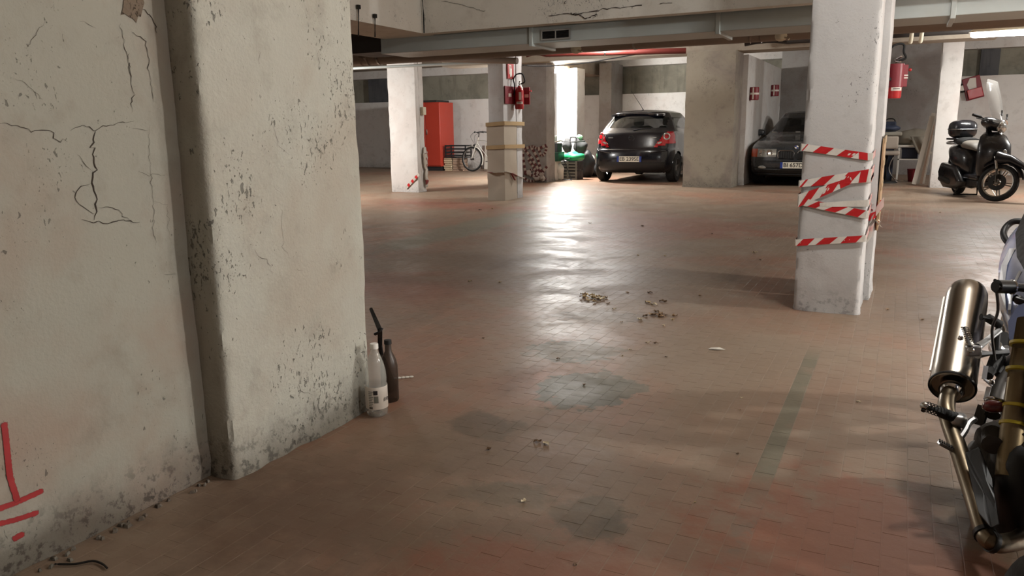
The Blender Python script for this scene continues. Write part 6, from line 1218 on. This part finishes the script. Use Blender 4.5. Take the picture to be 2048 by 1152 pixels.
va = atan2(-2.345, 1.785)   # direction from bottle to camera
lb = part('label', MT['label'], bo, lambda m: m.lathe([(0.0436, 0.035), (0.0442, 0.035), (0.0442, 0.125), (0.0436, 0.125)], 30, closed=True, a0=va - 1.9, a1=va + 1.9), world=False)
def arc_text(th0, z, body, size, name='label_text'):
    cu = Matrix(((-sin(th0), 0, cos(th0), 0.0446 * cos(th0)), (cos(th0), 0, sin(th0), 0.0446 * sin(th0)), (0, 1, 0, z), (0, 0, 0, 1)))
    text_mesh(name, body, size, cu, MT['ink'], lb)
arc_text(va + 0.95, 0.075, 'ne', 0.03)
part('label_mark', MT['ink'], lb, lambda m: m.lathe([(0.0443, 0.095), (0.0447, 0.095), (0.0447, 0.112), (0.0443, 0.112)], 6, closed=True, a0=va - 0.28, a1=va + 0.10), world=False)
part('label_mark', MT['grey_plastic'], lb, lambda m: m.lathe([(0.0443, 0.062), (0.0447, 0.062), (0.0447, 0.09), (0.0443, 0.09)], 6, closed=True, a0=va - 0.25, a1=va + 0.15), world=False)
for k in range(9):
    part('label_line', MT['grey_plastic'], lb, lambda m: m.lathe([(0.0443, 0.05 + k * 0.007), (0.0447, 0.05 + k * 0.007), (0.0447, 0.053 + k * 0.007), (0.0443, 0.053 + k * 0.007)], 4, closed=True, a0=va - 0.75, a1=va - 0.42 + 0.06 * (k % 3)), world=False)
for k in range(10):
    a0 = va - 0.72 + k * 0.035; part('barcode_bar', MT['ink'], lb, lambda m: m.lathe([(0.0443, 0.038), (0.0447, 0.038), (0.0447, 0.047), (0.0443, 0.047)], 1, closed=True, a0=a0, a1=a0 + 0.018), world=False)
b2 = thing('glass_bottle', 'dark brown bottle half hidden behind the clear plastic bottle', 'bottle', (-1.832, 2.50, 0)); part('bottle_body', MT['brown_glass'], b2, lambda m: m.lathe([(0, 0.002), (0.033, 0.002), (0.036, 0.01), (0.036, 0.15), (0.03, 0.18), (0.014, 0.215), (0.013, 0.25), (0.0, 0.25)], 28), world=False); part('cap', MT['dark_metal'], b2, lambda m: m.lathe([(0, 0.262), (0.015, 0.262), (0.016, 0.245)], 18), world=False)
# dark wedge of wood and a broken stick behind the pier
m_ = MB(); A, B, C_ = pD(771, 706, 3.3), pD(796, 768, 3.3), pD(779, 775, 3.3); back = Vector((-0.06, 0.05, 0)); m_.add([A, B, C_, A + back, B + back, C_ + back], [(0, 1, 2), (5, 4, 3), (0, 3, 4, 1), (1, 4, 5, 2), (2, 5, 3, 0)]); zmin = min(v.z for v in m_.v)
for v in m_.v: v.z -= zmin
tag(m_.build('wood_wedge', MT['brown_glass'], smooth=False), 'dark pointed wood offcut standing behind the bottle', 'offcut')
th = thing('broken_umbrella', 'broken dark stick leaning on the far side of the pier', 'stick', (-1.85, 2.62, 0)); s0, s1 = pD(742, 618, 3.45), pD(760, 660, 3.3)
part('shaft', MT['dark_metal'], th, lambda m: m.tube([s0, s1], [0.008, 0.011], 8)); part('hook', MT['black_plastic'], th, lambda m: m.tube(catmull([s1, pD(764, 656, 3.3), pD(758, 664, 3.3), pD(750, 668, 3.32)], 4), 0.007, 6)); foot_ = pD(760, 690, 3.4); part('lower_shaft', MT['dark_metal'], th, lambda m: m.tube([s1, foot_, Vector((foot_.x, foot_.y + 0.03, 0.004))], 0.010, 8))
# dry leaves and crumbs
LEAF = [simple('dry_leaf_%d' % k, c, 0.8, 0, 0.25, 40) for k, c in enumerate(((186, 162, 122), (150, 122, 92), (108, 84, 62), (206, 190, 160)))]
def leaf_mesh(seed):
    r = random.Random(seed); n = 7; vs = []; fs = []
    for i in range(n):
        u_ = i / (n - 1); wd = 0.34 * sin(pi * (0.08 + 0.86 * u_)) * r.uniform(0.75, 1.2); z = 0.16 * sin(pi * u_ * 1.4 + seed) ** 2 + 0.02
        vs += [(u_ - 0.5, -wd, z + r.uniform(0.02, 0.2)), (u_ - 0.5, 0, z), (u_ - 0.5, wd, z + r.uniform(0.02, 0.24))]
    for i in range(n - 1):
        for k in (0, 1): fs.append((i * 3 + k, i * 3 + k + 1, i * 3 + k + 4, i * 3 + k + 3))
    me = bpy.data.meshes.new('dry_leaf'); zm = min(v[2] for v in vs); me.from_pydata([(x, y, z - zm) for x, y, z in vs], [], fs); me.polygons.foreach_set('use_smooth', [True] * len(me.polygons)); return me
LM = []
for sd in range(5):
    for mt in LEAF:
        me = leaf_mesh(sd); me.materials.append(mt); LM.append(me)
rl = random.Random(21)
def leaf(px, py, size, label, grp, ci=None, z=0.0):
    me = LM[rl.randrange(5) * 4 + (rl.choice((0, 1, 2, 3)) if ci is None else ci)]; o = bpy.data.objects.new('dry_leaf', me); COL.objects.link(o); p = flo(px, py); o.location = (p.x, p.y, z + 0.0003); o.rotation_euler = (rl.gauss(0, 0.05), rl.gauss(0, 0.05), rl.uniform(0, 6.28)); o.scale = (size,) * 3; tag(o, label, 'leaf', grp)
for k in range(24): leaf(1185 + rl.gauss(0, 15), 597 + rl.gauss(0, 3.2), rl.uniform(0.03, 0.055), 'crumpled dry leaf in the small heap on the floor before the shadow band', 'leaves in the heap', rl.choice((0, 0, 1, 3)), rl.uniform(0, 0.012))
for k in range(10): leaf(1318 + rl.gauss(0, 16), 628 + rl.gauss(0, 3), rl.uniform(0.03, 0.055), 'brown dry leaf in the loose row right of the leaf heap', 'leaves in the loose row', rl.choice((1, 2)))
for x, y, s in ((1296, 606, .05), (1308, 610, .045), (1326, 604, .05), (1255, 586, .03), (1300, 586, .035), (1228, 619, .03), (1280, 640, .05), (1216, 608, .03), (1328, 652, .025), (1243, 645, .02), (1345, 640, .035)): leaf(x, y, s, 'single dry leaf lying near the leaf heap', 'single leaves near the heap')
for x, y, s in ((1075, 884, .03), (1092, 888, .03), (977, 899, .025), (1047, 1003, .022), (1116, 718, .022), (1168, 770, .02), (967, 677, .025), (923, 680, .018), (872, 738, .012), (1000, 723, .012), (1297, 686, .03), (1312, 687, .025), (1332, 714, .018), (1245, 712, .015), (1475, 908, .012), (1483, 796, .014), (1480, 820, .012), (1717, 804, .02), (1285, 453, .06), (1180, 447, .04), (1424, 468, .03), (1497, 478, .03), (1510, 506, .05), (1276, 511, .03), (1330, 512, .03), (940, 563, .03), (1000, 565, .03), (1400, 592, .03), (1520, 520, .03), (1260, 700, .02), (1390, 1005, .01), (1150, 1130, .012), (1690, 560, .03), (1775, 620, .03), (1845, 640, .03), (1880, 425, .04), (960, 420, .05), (985, 418, .05)):
    leaf(x, y, s, 'stray dry leaf or crumb scattered on the tiles away from the heap', 'scattered crumbs on the tiles')
m_ = MB(); m_.add([(-0.04, -0.012, 0.002), (0.0, -0.02, 0.006), (0.045, 0.004, 0.003), (0.01, 0.018, 0.009), (-0.03, 0.012, 0.004)], [(0, 1, 3, 4), (1, 2, 3)]); o = m_.build('paper_scrap', MT['white_bag'], smooth=False); o.location = flo(1433, 699); tag(o, 'white paper scrap on the tiles left of the taped column foot', 'paper')
c = flo(806, 757)
for k in range(5):
    m_ = MB(); m_.ell((0, 0, 0.005), (0.012, 0.006, 0.005), nu=8, nv=5); o = m_.build('plaster_crumb', MT['white_bag']); o.location = (c.x + (k - 2) * 0.014, c.y + (k - 2) * 0.012, 0); o.rotation_euler = (0, 0, 0.7); tag(o, 'white plaster crumb on the floor right of the bottle', 'crumb', 'plaster crumbs by the bottle')
# fallen plaster bits along the foot of the left wall, and a twig
q_ = random.Random(8)
for k in range(26):
    y = q_.uniform(1.0, 1.62); m_ = MB(); m_.obox((0, 0, 0.004), (q_.uniform(0.006, 0.02), q_.uniform(0.006, 0.02), 0.008), Matrix.Rotation(q_.uniform(0, 3), 3, 'Z'), top=0.6); o = m_.build('plaster_chip', MT['plaster_wall'], smooth=False); o.location = (-1.93 + abs(q_.gauss(0, 0.02)), y, 0); tag(o, 'plaster chip fallen along the foot of the near left wall', 'chip', 'plaster chips along the wall')
tw = [flo(x, y, 0.006) for x, y in ((110, 1128), (150, 1128), (185, 1122), (205, 1128), (214, 1136))]; m_ = MB(); m_.tube(catmull(tw, 4), 0.003, 6); tag(m_.build('twig', MT['dark_metal']), 'thin dark twig on the floor below the red spray mark', 'twig')
